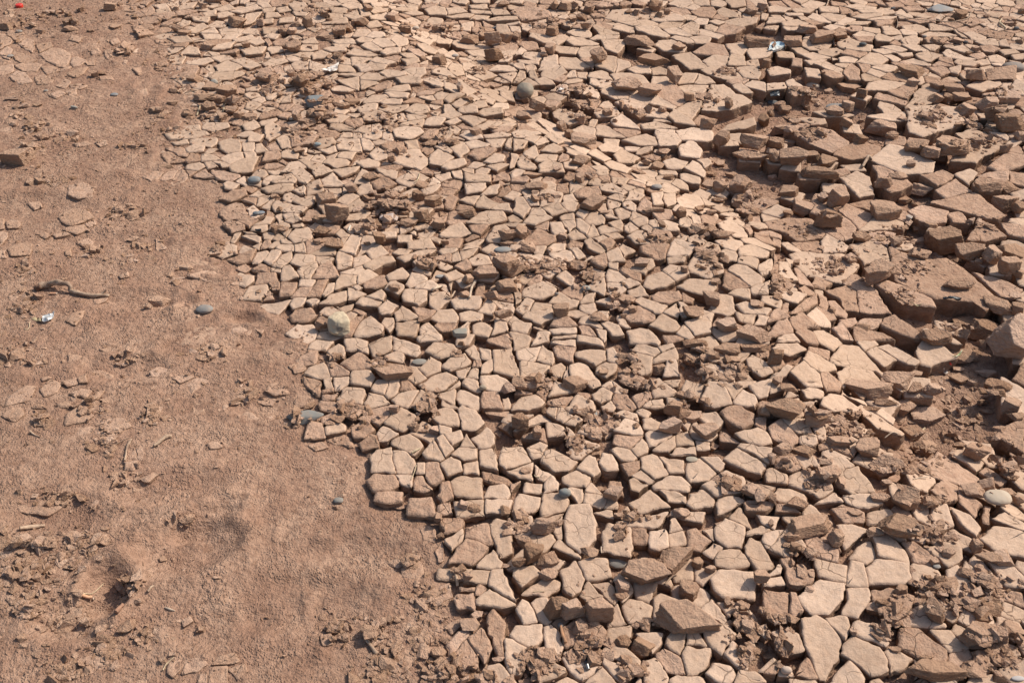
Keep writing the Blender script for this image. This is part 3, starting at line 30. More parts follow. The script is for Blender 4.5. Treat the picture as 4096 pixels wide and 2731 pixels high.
CL[(3072,0,4.355)] = "41 27 62 42;27 22 46 33;56 25 74 38;15 32 33 44;66 74 87 87;24 80 39 99;5 92 16 103;10 96 21 107;68 91 79 104;79 89 90 101;51 107 68 118;67 106 78 119;90 107 117 128;79 123 92 133;109 120 120 129;122 59 147 74;128 71 139 80;150 73 165 83;162 75 182 89;182 60 202 76;202 58 233 76;172 83 189 94;147 84 161 96;160 87 169 96;172 93 192 109;193 88 211 103;198 93 218 113;211 82 234 96;211 101 236 123;227 119 236 130;127 126 148 142;143 133 159 148;157 122 190 145;150 140 165 153;11 133 36 155;35 137 49 150;47 141 64 156;0 125 15 138;0 138 10 155;13 128 27 135;127 146 135 154;186 126 200 133;213 130 224 141;3 113 18 126;170 9 184 18;167 34 180 42;187 42 194 48;228 35 236 41;150 35 160 41;229 8 236 15;218 18 230 25;119 107 128 112;211 87 223 95;51 81 60 87;27 91 36 98;33 95 39 102;0 100 6 108;14 105 27 113;20 108 30 115;182 47 188 51;198 12 204 17;166 16 172 20"
CL[(0,683,4.355)] = "164 85 177 92;137 113 155 125;132 120 140 128;103 33 110 38;115 29 123 35;83 69 92 76;197 64 206 70;56 97 62 101;52 117 57 121;19 132 24 136;24 134 30 138;164 97 170 100;212 101 219 106"
CL[(1024,683,4.355)] = "64 27 85 50;54 19 73 32;82 10 93 21;55 11 62 17;97 0 113 11;115 12 123 20;116 25 130 39;127 26 142 39;145 32 161 49;143 16 155 28;155 22 170 34;131 41 148 52;161 45 173 56;185 32 202 45;108 20 115 27;147 9 159 17;140 6 148 10;107 55 119 68;63 61 79 73;52 61 63 68;53 49 69 62;51 39 65 49;218 73 247 102;223 52 240 66;224 64 240 69;199 87 222 104;207 103 220 109;209 107 222 120;220 97 240 112;186 109 196 117;147 81 163 92;178 100 190 110;189 95 200 110;120 105 132 114;206 130 226 141;55 136 65 147;170 62 177 69;219 125 235 138;149 131 161 141;98 63 105 69;129 35 140 41;13 20 21 26;118 18 124 26;105 26 113 31;100 30 107 38"
CL[(2048,683,4.355)] = "63 20 85 39;8 0 27 7;58 0 66 12;67 0 77 9;12 5 32 20;37 0 45 6;139 2 149 9;175 8 188 17;185 8 198 21;200 2 221 21;2 49 14 64;4 63 21 76;51 79 71 95;113 79 126 90;98 113 114 124;107 123 115 131;176 110 191 126;158 122 176 137;188 133 208 150;207 141 238 160;185 53 205 63;150 32 160 43;175 0 188 6;196 0 208 8;37 121 52 135;71 128 88 140;155 86 162 94;183 98 192 105;220 117 232 126;183 23 198 30;82 7 90 12;42 56 52 65;220 20 226 25;128 33 140 38;178 34 188 41;168 33 176 39;120 34 130 40;80 36 90 40;134 46 141 53"
CL[(3072,683,4.355)] = "30 6 61 20;10 11 28 24;56 14 74 36;44 31 66 55;24 25 45 44;96 25 122 46;130 8 157 27;96 12 111 26;112 0 128 9;148 49 180 79;173 69 197 88;209 63 236 85;198 65 213 88;210 80 229 100;91 81 115 105;163 97 190 111;79 54 95 67;200 119 226 138;172 130 200 147;185 133 215 160;215 136 236 150;208 19 229 41;210 9 232 21;226 26 236 41;115 59 127 70;132 60 145 68;145 46 157 53;134 48 141 59;225 118 236 135;222 110 236 118;142 143 170 162;205 145 238 172;24 80 30 88;118 20 135 32;192 6 215 19;70 75 82 86;82 139 95 147;187 86 195 93;214 92 226 102;46 18 55 30;0 2 8 10;14 35 24 42;54 124 62 131;3 102 10 112;225 88 235 100;130 70 150 82"
CL[(1024,1366,4.355)] = "109 16 143 36;225 34 238 50;210 60 235 74;223 72 240 89;122 56 131 66;142 60 160 65;28 74 33 78;62 71 72 77;127 148 139 155;139 73 150 83;159 75 171 87;185 145 195 155;195 148 206 157;137 134 144 141;149 80 158 84;76 138 82 144;70 148 78 154;28 7 34 12"
CL[(2048,1366,4.355)] = "46 32 69 49;11 27 27 38;0 30 13 50;0 69 15 89;154 64 174 76;167 72 189 92;139 54 156 70;150 44 164 54;158 10 174 24;157 0 180 8;186 0 210 14;194 11 210 20;209 0 236 10;135 69 155 87;129 17 141 33;35 51 49 60;19 70 27 89;52 84 64 93;84 130 101 149;211 128 229 145;223 132 236 150;227 55 238 71;178 92 190 103;79 30 88 37;53 92 60 97;99 24 110 31;73 100 81 107;68 92 76 98;56 61 62 66;110 24 115 31;172 56 180 62;200 130 212 138;8 115 18 122;44 128 50 134"
CL[(3072,1366,4.355)] = "0 45 36 75;0 5 15 22;12 37 27 46;105 27 137 44;127 37 142 52;72 33 114 54;98 50 120 60;112 50 135 71;133 56 162 78;34 57 58 80;144 36 162 50;168 28 189 41;200 33 226 47;201 48 217 60;215 49 235 66;222 64 236 73;203 -20 245 30;155 0 193 23;132 25 142 32;121 75 144 92;133 88 156 107;93 101 124 130;80 88 102 108;6 91 23 106;23 94 45 108;54 86 80 97;46 112 67 130;104 126 113 133;95 136 113 148;115 129 138 157;138 140 160 152;180 88 206 110;193 122 210 138;180 129 201 144;213 109 228 124;197 61 207 67;166 60 178 70;179 70 188 77;208 76 220 84;66 69 74 76;80 74 89 82;57 79 70 87;0 138 8 151;16 139 37 155;0 97 8 114;212 133 229 143;116 68 128 76;5 31 14 41;192 24 212 34;170 22 180 30;90 80 97 88;88 58 104 64;216 122 230 130;225 140 236 152;62 130 70 142"
CL[(0,2048,4.355)] = "28 16 50 36;13 19 29 33;0 8 6 22;68 17 82 25;145 39 153 46;102 45 108 51;66 70 75 78;109 77 116 83;139 104 144 108;160 97 167 102;179 104 187 112;40 150 56 157;56 146 65 151;19 82 31 90;16 119 25 125;194 58 203 62;182 91 188 96;14 34 25 40;58 46 70 54;92 13 101 17;15 56 24 64;35 104 44 110;48 139 58 144;115 123 119 130;124 115 130 121;135 110 140 117;52 59 57 64;93 36 98 40;146 132 152 140;155 128 162 134;38 120 46 124"
CL[(1024,2048,4.355)] = "67 99 77 109;100 103 111 114;105 98 113 107;113 96 120 106;118 93 126 103;109 109 116 115;89 94 94 100;94 90 100 95;135 38 150 47;76 112 85 120;67 114 74 122;168 139 177 155;156 133 164 139;182 50 190 58;190 53 199 63;187 95 205 110;196 89 208 102;217 132 228 138;152 148 172 157;164 3 171 14;173 132 181 140;126 93 131 99;130 93 137 99;166 17 173 25;102 135 108 140;108 140 114 146;183 142 192 150;162 142 168 149;116 107 122 112;98 94 104 99;24 130 28 134;226 15 235 22;224 46 235 52;206 90 214 98"
CL[(2048,2048,0.7625)] = "583 220 822 410;770 185 950 345;98 5 235 125;20 110 110 190;65 150 165 280;135 200 245 290;125 280 240 370;252 438 378 580;165 430 290 570;388 440 528 575;625 645 750 790;768 465 1082 645;945 222 1005 300;545 345 613 428;1000 232 1080 282;1012 265 1070 330;1278 535 1330 590;355 175 455 245;560 800 645 850;0 228 75 300;845 0 930 70;1165 455 1250 520;545 640 625 710;1270 300 1343 390;235 30 270 80;690 590 740 630;1180 690 1230 740;540 420 610 475;1115 440 1160 500;880 340 980 470"
CL[(3072,2048,0.7625)] = "120 0 350 155;595 0 805 165;88 92 165 157;118 150 175 215;75 152 115 188;815 445 925 600;505 445 615 560;1060 310 1175 405;1090 225 1245 300;1155 190 1285 285;1010 560 1205 730;725 805 1035 900;1080 720 1210 795;1025 785 1145 880;1215 555 1343 655;1100 515 1185 590;1170 580 1270 700;320 80 400 190;525 70 610 130;660 375 735 430;195 380 245 420;1075 120 1125 220;1000 275 1085 350;0 0 30 80;1300 610 1343 700;1045 760 1180 860;925 520 980 595;750 445 815 490;920 180 990 240;850 230 900 280;105 395 190 425;1130 430 1200 470;780 770 860 810;420 0 500 20;430 590 470 650;960 400 1040 440;640 700 700 740"
# hollows of bare soil between the plates: centre and radii
PITS = {(2048,0,4.355):[(60,84,26,9),(114,50,15,10),(50,24,28,7),(196,104,14,10),(206,33,8,6)],(3072,0,4.355):[(12,58,14,14),(62,90,36,13),(10,100,20,10)],
(3072,1366,4.355):[(170,65,30,22),(130,105,22,14),(96,122,14,12),(195,30,25,10),(120,140,16,10)],(3072,683,4.355):[(165,140,18,8),(8,118,8,8),(190,110,10,6)],
(1024,683,4.355):[(74,52,12,5),(118,92,14,7),(138,112,8,6),(192,20,14,9)],(2048,683,4.355):[(107,72,12,6),(185,132,16,10),(70,98,14,5)],
(2048,1366,4.355):[(10,92,12,8),(45,90,12,6),(90,125,13,9),(162,30,12,16),(160,64,12,8),(195,92,10,8),(58,75,10,5),(25,120,14,4),(170,95,8,8)],
(1024,1366,4.355):[(225,95,12,14),(215,110,10,10),(148,70,8,12)],(1024,0,4.355):[(170,31,30,6),(100,145,8,5),(16,150,8,3),(130,60,8,5),(22,33,14,4)],
(0,0,4.355):[(170,18,12,4),(175,105,22,10),(186,62,4,8),(140,26,12,4)],(2048,2048,0.7625):[(90,420,90,35),(250,600,20,50),(860,370,130,50),(560,300,40,30),(500,590,30,40),(1240,560,50,90)],
(3072,2048,0.7625):[(400,720,40,60),(560,470,60,30),(420,200,30,30),(1250,240,60,40),(1260,430,60,40)]}
# gravel heaps: centre, radii, count
HEAP = {(1024,683,4.355):[(130,24,10,8,60),(106,50,14,5,90),(118,35,22,10,120),(160,85,12,8,60),(20,54,5,3,20)],(2048,683,4.355):[(182,80,14,12,160),(36,86,10,6,90),(30,24,8,4,60),(135,63,12,4,60),(15,90,12,8,60),(70,100,12,8,80),(95,122,8,14,80),(176,56,9,5,90),(215,30,22,16,120)],
(3072,683,4.355):[(60,86,24,14,140),(130,90,24,12,120),(125,115,14,8,90),(30,55,20,8,70),(120,62,18,10,80),(100,60,8,8,30),(170,145,20,6,60),(10,105,10,14,90),(195,50,15,6,40)],
(2048,1366,4.355):[(115,42,16,7,150),(80,74,18,12,220),(108,20,8,10,90),(205,28,14,8,120),(196,130,9,6,110),(60,95,14,8,80),(170,20,14,14,120),(30,38,8,6,80),(164,60,10,10,70)],
(3072,1366,4.355):[(70,80,24,14,240),(175,70,30,26,260),(140,110,20,16,120),(45,127,12,10,70),(115,118,14,8,60),(18,110,7,3,60),(150,148,16,8,80),(220,112,16,12,100)],
(2048,0,4.355):[(62,102,14,6,90),(115,103,16,3,80),(180,90,14,6,60),(195,66,10,3,60),(120,12,20,5,60),(60,84,22,8,60),(40,22,26,6,60)],(3072,0,4.355):[(150,108,20,8,200),(42,122,14,8,140),(200,128,16,8,120),(215,92,10,10,110),(185,115,12,8,80),(40,90,20,10,80),(170,134,20,8,90)],
(1024,0,4.355):[(72,56,8,5,70),(50,78,18,8,220),(14,82,12,8,90),(60,100,14,10,160),(170,28,30,6,110),(130,140,10,3,40),(120,108,25,10,90),(40,122,16,6,110),(205,66,12,5,40),(170,130,14,6,60),(52,10,12,5,50)],
(0,0,4.355):[(16,108,14,8,50),(30,118,14,8,60),(125,135,10,4,50),(215,95,18,10,80),(150,108,16,8,70),(60,128,14,5,40),(30,138,14,8,40),(40,15,30,10,120),(110,50,14,8,60),(145,60,14,6,70),(20,22,20,6,60),(190,108,20,5,70)],
(0,683,4.355):[(25,90,14,8,60),(110,38,18,10,90),(85,75,10,6,40),(30,118,20,8,60),(25,128,16,10,70),(200,75,8,8,40),(160,100,10,8,40),(115,85,12,6,40),(45,10,20,8,50),(130,70,16,8,50)],
(0,1366,4.355):[(15,14,20,14,130),(120,18,18,10,70),(98,90,12,14,110),(140,68,14,12,120),(55,143,24,8,100),(115,128,14,10,90),(190,10,16,10,60),(85,60,16,10,70),(225,48,14,16,80),(40,70,12,8,40)],
(0,2048,4.355):[(30,55,38,30,420),(70,30,24,14,160),(120,68,12,14,110),(55,100,30,10,110),(100,130,26,16,170),(60,145,24,10,130),(135,112,16,10,80),(170,8,10,5,30),(20,85,20,12,90)],
(1024,2048,4.355):[(118,140,20,16,260),(75,106,14,10,70),(108,108,14,8,60),(160,80,18,14,110),(155,120,16,20,130),(195,150,24,9,190),(140,45,10,6,40),(165,145,14,12,110),(185,60,6,8,40)],
(1024,1366,4.355):[(160,58,6,10,120),(90,68,14,8,90),(115,20,8,5,60),(85,62,10,5,50),(155,68,12,8,70),(185,10,6,5,30),(40,68,10,8,40),(75,16,8,5,30)],
(2048,2048,0.7625):[(120,800,90,60,200),(380,750,100,40,160),(1220,600,80,80,260),(350,620,40,30,50),(700,610,50,30,50),(440,700,60,30,70),(1250,750,60,60,130),(580,110,30,40,50),(640,30,60,15,60),(30,60,60,50,120),(640,850,80,40,100)],
(3072,2048,0.7625):[(170,260,50,40,160),(860,400,100,60,300),(60,720,60,50,120),(880,120,100,60,160),(1150,400,120,80,260),(1220,760,90,80,220),(650,520,90,70,160),(620,620,60,40,90),(1000,480,80,50,120),(60,600,60,40,80),(1100,680,60,80,90)]}
# stones and pebbles (grey river stones): tile origin, bounds, label, colour, second colour, height factor
ST = [
(0,0,101,85,108,89,"small blue grey pebble on the bare dirt at upper left",(.21,.22,.225),.6),
(0,0,65,96,71,101,"small blocky grey pebble on the bare dirt at upper left",(.22,.21,.19),.9),
(0,0,40,82,44,85,"tiny pale grey pebble below the thin cracked mud sheet",(.32,.28,.24),.6),
(0,0,6,50,12,53,"tiny grey pebble lying on the thin cracked mud sheet",(.3,.27,.24),.6),
(0,0,14,27,20,31,"little grey pebble at the top of the thin cracked mud sheet",(.28,.25,.22),.5),
(0,0,193,72,200,79,"pale greenish grey pebble beside a heap of mud clods",(.31,.29,.25),.8),
(1024,0,43,86,62,99,"flat blue grey slate stone standing among crumbled mud",(.2,.215,.22),.9),
(1024,0,53,132,60,137,"small mottled blue stone on a mud plate",(.2,.24,.25),.7),
(1024,0,211,23,230,30,"dark slate grey stone behind reddish mud blocks at top centre",(.13,.14,.155),.6),
(1024,0,144,24,150,28,"small cream pebble in the hollow at top centre",(.46,.38,.31),.6),
(1024,0,180,51,186,55,"pale grey pebble between small plates near the top",(.36,.31,.27),.6),
(2048,0,4,76,20,95,"large tan grey rounded stone above the curving crack",(.24,.2,.155),1.),
(3072,0,148,3,172,13,"long light grey slab of stone at the top right",(.27,.265,.26),.45),
(3072,0,113,6,117,9,"round dark pebble left of the long grey slab",(.14,.14,.145),.8),
(3072,0,84,38,91,43,"glossy dark teardrop pebble on a mud plate",(.07,.075,.08),.5),
(3072,0,179,37,184,41,"small black pebble beside a brown clod at upper right",(.04,.04,.045),.8),
(3072,0,217,52,238,66,"large smooth grey stone half buried at the right edge",(.2,.17,.15),.7),
(3072,0,35,74,48,83,"smooth beige oval stone in the hollow",(.4,.31,.24),.75),
(3072,0,54,94,74,103,"smooth grey oval stone half covered by mud blocks",(.2,.185,.175),.6),
(3072,0,142,32,146,35,"tiny grey pebble in a crack near the top right",(.22,.2,.19),.8),
(3072,0,0,91,10,97,"dark grey stone next to the white scrap and twigs",(.1,.105,.11),.6),
(3072,0,226,24,231,28,"small dark grey stone by the pale curled root",(.12,.12,.12),.7),
(0,683,179,121,195,132,"smooth grey oval stone alone on the bare dirt",(.235,.22,.205),.55),
(0,683,227,4,239,13,"blue grey stone at the left border of the plates",(.19,.205,.21),.8),
(0,683,232,37,238,42,"dark blue grey pebble by a crack on the left border",(.14,.16,.175),.7),
(1024,683,0,37,8,41,"flat blue grey stone on a plate near the left border",(.19,.21,.23),.5),
(1024,683,65,126,87,155,"big lumpy yellow grey stone with a dark round spot",(.52,.42,.29),.95),
(1024,683,180,143,194,153,"angular grey green stone between mud plates",(.25,.235,.2),.8),
(1024,683,219,69,235,76,"smooth blue grey stone behind the biggest pale clod",(.24,.245,.24),.6),
(1024,683,165,99,175,103,"thin pale blue grey pebble lying on a plate",(.33,.31,.29),.5),
(1024,683,113,39,130,51,"chalky white angular stone among reddish clods",(.46,.37,.33),.9),
(2048,683,64,104,72,111,"pale green grey oval pebble leaning on a plate edge",(.33,.32,.29),.5),
(2048,683,128,11,138,18,"light grey stone sticking out of crusted mud",(.31,.27,.24),.7),
(2048,683,39,111,43,115,"small brown grey pebble between two plates",(.2,.17,.15),.8),
(3072,683,127,40,133,47,"whitish round pebble beside a large broken slab",(.45,.37,.31),.9),
(1024,1366,26,61,62,76,"long blue grey stone at the edge of the bare dirt",(.235,.225,.205),.7),
(1024,1366,143,15,157,22,"grey stone crusted with mud between plates",(.25,.23,.2),.6),
(1024,1366,71,142,80,149,"grey blue stone set flush in the bare dirt",(.23,.215,.19),.25),
(1024,1366,205,40,212,47,"small round tan pebble wedged between plates",(.34,.27,.2),1.),
(2048,1366,72,61,80,73,"blue grey stone with rusty spots on gravel",(.26,.25,.235),.9),
(2048,1366,43,133,54,144,"smooth blue grey pebble poking out under a plate",(.2,.21,.2),.8),
(2048,1366,160,105,171,111,"flat pale green grey disc stone under a plate edge",(.33,.28,.215),.35),
(2048,1366,79,95,84,99,"small white pebble on the gravel",(.5,.4,.33),.6),
(3072,1366,200,135,225,152,"large smooth cream oval stone near the right edge",(.46,.37,.28),.8),
(2048,2048,88,39,107,53,"smooth striped grey stone beside the big rounded clod",(.22,.2,.18),.8),
(2048,2048,42,101,47,107,"small dark grey stone wedged in a crack near the bottom",(.15,.145,.14),.8),
(3072,2048,152,47,159,52,"tiny grey pebble at a plate corner at lower right",(.25,.23,.21),.8),
(3072,2048,10,146,20,156,"upright pale cream stone at the bottom edge",(.5,.38,.3),1.),
(3072,2048,224,150,236,157,"whitish stone in the bottom right corner",(.42,.38,.36),.7),
]
import bpy, math, random
import numpy as np
rng = np.random.default_rng(7)
random.seed(7)
SC = bpy.context.scene
COL = SC.collection
R = math.radians
# ------------------------------------------------------------------ camera
CAM_H, PITCH, HW = 1.7, R(41.0), 18/35.0
SP, CP = math.sin(PITCH), math.cos(PITCH)
def ray(u, v):
    dx = (u-2048.0)/2048.0*HW; dy = (v-1365.5)/2048.0*HW
    return dx, CP-dy*SP, -(SP+dy*CP)
def at0(u, v, z=0.0):
    x, y, d = ray(u, v); k = (z-CAM_H)/d
    return x*k, y*k
def project(x, y, z):
    zz = z-CAM_H
    dep = y*CP-zz*SP
    return 2048+x/dep/HW*2048, 1365.5+(-(y*SP+zz*CP))/dep/HW*2048, dep
def alpha(v):
    return PITCH+math.atan((v-1365.5)/2048.0*HW)
# ------------------------------------------------------------------ noise
def _h(ix, iy, iz, s):
    n = (ix.astype(np.int64)*374761393+iy.astype(np.int64)*668265263+iz.astype(np.int64)*2147483647+s*974634777) & 0x7fffffff
    n = ((n ^ (n >> 13))*1274126177) & 0x7fffffff
    n = (n ^ (n >> 16)) & 0xffff
    return n/32767.5-1.0
def noise3(x, y, z, s=0):
    x = np.asarray(x, float); y = np.asarray(y, float)+0*x; z = np.asarray(z, float)+0*x
    ix, iy, iz = np.floor(x), np.floor(y), np.floor(z)
    fx, fy, fz = x-ix, y-iy, z-iz
    fx = fx*fx*(3-2*fx); fy = fy*fy*(3-2*fy); fz = fz*fz*(3-2*fz)
    r = 0
    for a in (0, 1):
        wx = fx if a else 1-fx
        for b in (0, 1):
            wy = fy if b else 1-fy
            for c in (0, 1):
                wz = fz if c else 1-fz
                r = r+wx*wy*wz*_h(ix+a, iy+b, iz+c, s)
    return r
def noise2(x, y, s=0):
    x = np.asarray(x, float); y = np.asarray(y, float)+0*x
    ix, iy = np.floor(x), np.floor(y)
    fx, fy = x-ix, y-iy
    fx = fx*fx*(3-2*fx); fy = fy*fy*(3-2*fy)
    z0 = ix*0
    return ((1-fx)*(1-fy)*_h(ix, iy, z0, s)+fx*(1-fy)*_h(ix+1, iy, z0, s)
            + (1-fx)*fy*_h(ix, iy+1, z0, s)+fx*fy*_h(ix+1, iy+1, z0, s))
def fbm2(x, y, s=0, o=4):
    r, a, t = 0, 1.0, 0
    for i in range(o):
        r = r+a*noise2(x*2**i+13*i, y*2**i+7*i, s+i); t += a; a *= .5
    return r/t
# ------------------------------------------------------------------ fields on a world grid
GX0, GX1, GY0, GY1, GS = -3.6, 3.6, 0.3, 6.3, 0.02
gx = np.arange(GX0, GX1+GS/2, GS); gy = np.arange(GY0, GY1+GS/2, GS)
GXX, GYY = np.meshgrid(gx, gy)
def inside(poly, X, Y):
    r = np.zeros(X.shape, bool); n = len(poly); j = n-1
    for i in range(n):
        x1, y1 = poly[i]; x2, y2 = poly[j]
        if y1 != y2:
            r ^= ((y1 > Y) != (y2 > Y)) & (X < (x2-x1)*(Y-y1)/(y2-y1)+x1)
        j = i
    return r
def blur(A, k):
    ker = np.ones(2*k+1)/(2*k+1)
    P = A.astype(float)
    for _ in range(2):
        P = np.pad(P, k, mode='edge')
        P = np.apply_along_axis(lambda m: np.convolve(m, ker, 'valid'), 0, P)
        P = np.apply_along_axis(lambda m: np.convolve(m, ker, 'valid'), 1, P)
    return P
def samp(A, x, y):
    x = np.asarray(x, float); y = np.asarray(y, float)
    fx = np.clip((x-GX0)/GS, 0, len(gx)-1.001); fy = np.clip((y-GY0)/GS, 0, len(gy)-1.001)
    i = fx.astype(int); j = fy.astype(int); a = fx-i; b = fy-j
    return (A[j, i]*(1-a)+A[j, i+1]*a)*(1-b)+(A[j+1, i]*(1-a)+A[j+1, i+1]*a)*b
K = 4096/2352.0
def wp(pts, k=K):
    return [at0(u*k, v*k) for u, v in pts]
# the border between bare dirt and cracked mud
CRACK = wp([(272,-200),(275,0),(268,40),(320,60),(400,85),(330,118),(352,150),(372,190),(395,235),(430,270),(380,300),(350,360),(345,400),(400,425),(478,420),(520,440),(510,500),(520,550),(487,575),(545,610),(585,690),(640,720),(690,760),(720,800),(690,850),(705,905),(745,950),(700,1000),(800,1015),(850,1040),(845,1120),(860,1150),(950,1170),(1000,1210),(1030,1260),(1035,1340),(1060,1400),(1030,1470),(1040,1530),(1080,1568),(1100,1750),(1500,2100),(3200,2600),(3600,1500),(3200,-250),(1500,-262)])
RIGHT = wp([(800,-262),(880,20),(960,70),(1035,130),(1140,215),(1240,280),(1330,320),(1430,370),(1540,430),(1640,480),(1730,520),(1800,570),(1860,640),(1900,720),(1915,800),(1935,880),(1990,960),(2060,1030),(2180,1120),(2400,1180),(3600,1200),(3200,-262)])
CHAN = wp([(1060,80),(1150,60),(1350,90),(1500,150),(1560,250),(1700,380),(1850,470),(2000,600),(2130,760),(2160,900),(2000,900),(2020,1060),(2100,1100),(2380,1080),(2450,700),(2352,500),(2250,200),(2000,180),(1850,40),(1700,20),(1100,40)])
M_CR = blur(inside(CRACK, GXX, GYY), 1)
M_RT = blur(inside(RIGHT, GXX, GYY), 4)
M_CH = blur(inside(CHAN, GXX, GYY), 4)
pit = np.zeros_like(GXX)
PITE = []
for (ox, oy, k), L in PITS.items():
    for (cx, cy, rx, ry) in L:
        poly = [at0(ox+(cx+rx*math.cos(a))*k, oy+(cy+ry*math.sin(a))*k) for a in np.linspace(0, 2*math.pi, 20)[:-1]]
        PITE.append(poly); pit += inside(poly, GXX, GYY)
M_PIT = blur(np.clip(pit, 0, 1), 1)
# surface level of the plate tops, and of the soil under them
TOP = 0.02-0.075*M_RT+0.012*fbm2(GXX*1.3, GYY*1.3, 3, 3)*1.2
big = fbm2(GXX*2.2, GYY*2.2, 11, 4); mid = fbm2(GXX*9, GYY*9, 21, 4)
EDGE = np.clip((blur(inside(CRACK, GXX, GYY), 5)-.5)*2.2, 0, 1)
SINK = .0105*(1-EDGE)*(M_CR > .02)*np.clip((GYY-1.25)/.5, .15, 1)
dep = M_CR*(0.012+0.010*M_RT+0.016*M_CH+0.016*M_PIT*(1-M_CH)+0.014*M_PIT)*(1-.75*np.clip((GYY-2.0)/1.0, 0, 1)*(1-M_CH)*(1-.6*M_RT))
FLO = TOP-0.0135+.003*M_CR*np.clip((GYY-2.2)/.8, 0, 1)-dep+0.006*big+0.0035*mid*(0.5+M_CR)
# dents and footprints in the bare dirt (view position, radii in metres, depth)
DENTS = [(425,1255,.12,.075,.016,.3),(245,1350,.055,.07,.022,.1),(640,930,.13,.05,.007,0),(600,790,.1,.05,.006,.4),(280,850,.12,.05,.008,0),(330,690,.16,.05,.006,0),(165,1420,.08,.06,.012,0),(470,1190,.09,.04,.012,.5),(70,480,.2,.08,.007,0),(250,560,.2,.06,.006,0),(700,1380,.15,.08,.006,0),(560,730,.05,.03,.012,0),(390,1120,.14,.05,.007,.2),(850,1280,.16,.06,.006,-.2),(130,1180,.12,.06,.008,0),(510,1440,.1,.05,.007,.3)]
for (u, v, a, b, d, ro) in DENTS:
    x0, y0 = at0(u*K, v*K)
    X = (GXX-x0)*math.cos(ro)+(GYY-y0)*math.sin(ro); Y = -(GXX-x0)*math.sin(ro)+(GYY-y0)*math.cos(ro)
    q = np.sqrt((X/a)**2+(Y/b)**2)
    d *= 1.5
    FLO -= d*np.clip(1.9-q*1.8, 0, 1)*(1-M_CR)
    FLO += d*.4*np.exp(-((q-1.15)/.18)**2)*(1-M_CR)
TOPS = TOP-SINK
def top(x, y): return samp(TOPS, x, y)
def flo(x, y): return samp(FLO, x, y)
# fine height map of everything laid so far (5 mm)
HS = 0.006
hx0, hy0 = -3.0, 0.6
HN, HM = int(6.0/HS), int(5.2/HS)
HXX, HYY = np.meshgrid(hx0+HS*np.arange(HN), hy0+HS*np.arange(HM))
HM_Z = flo(HXX, HYY)
OCC = np.zeros(HXX.shape, bool)
def stamp(poly, zfun, occ=True):
    P = np.array(poly)
    i0 = max(0, int((P[:, 0].min()-hx0)/HS)); i1 = min(HN, int((P[:, 0].max()-hx0)/HS)+2)
    j0 = max(0, int((P[:, 1].min()-hy0)/HS)); j1 = min(HM, int((P[:, 1].max()-hy0)/HS)+2)
    if i1 <= i0 or j1 <= j0: return
    X = HXX[j0:j1, i0:i1]; Y = HYY[j0:j1, i0:i1]
    m = inside(poly, X, Y)
    Z = zfun(X, Y)
    S = HM_Z[j0:j1, i0:i1]
    S[m] = np.maximum(S[m], Z[m])
    if occ: OCC[j0:j1, i0:i1] |= m
def surf(x, y):
    i = np.clip(((np.asarray(x)-hx0)/HS).round().astype(int), 0, HN-1); j = np.clip(((np.asarray(y)-hy0)/HS).round().astype(int), 0, HM-1)
    return HM_Z[j, i]
def at(u, v, f=top, it=4):
    x, y = at0(u, v, 0.0)
    for _ in range(it):
        x, y = at0(u, v, float(f(x, y)))
    return x, y
def at_surf(u, v):
    # first hit of the view ray with the height map
    dx, dy, dz = ray(u, v)
    ks = np.linspace((0.16-CAM_H)/dz, (-0.16-CAM_H)/dz, 220)
    h = surf(dx*ks, dy*ks); z = CAM_H+dz*ks
    i = int(np.argmax(z <= h))
    return dx*ks[i], dy*ks[i], float(h[i])
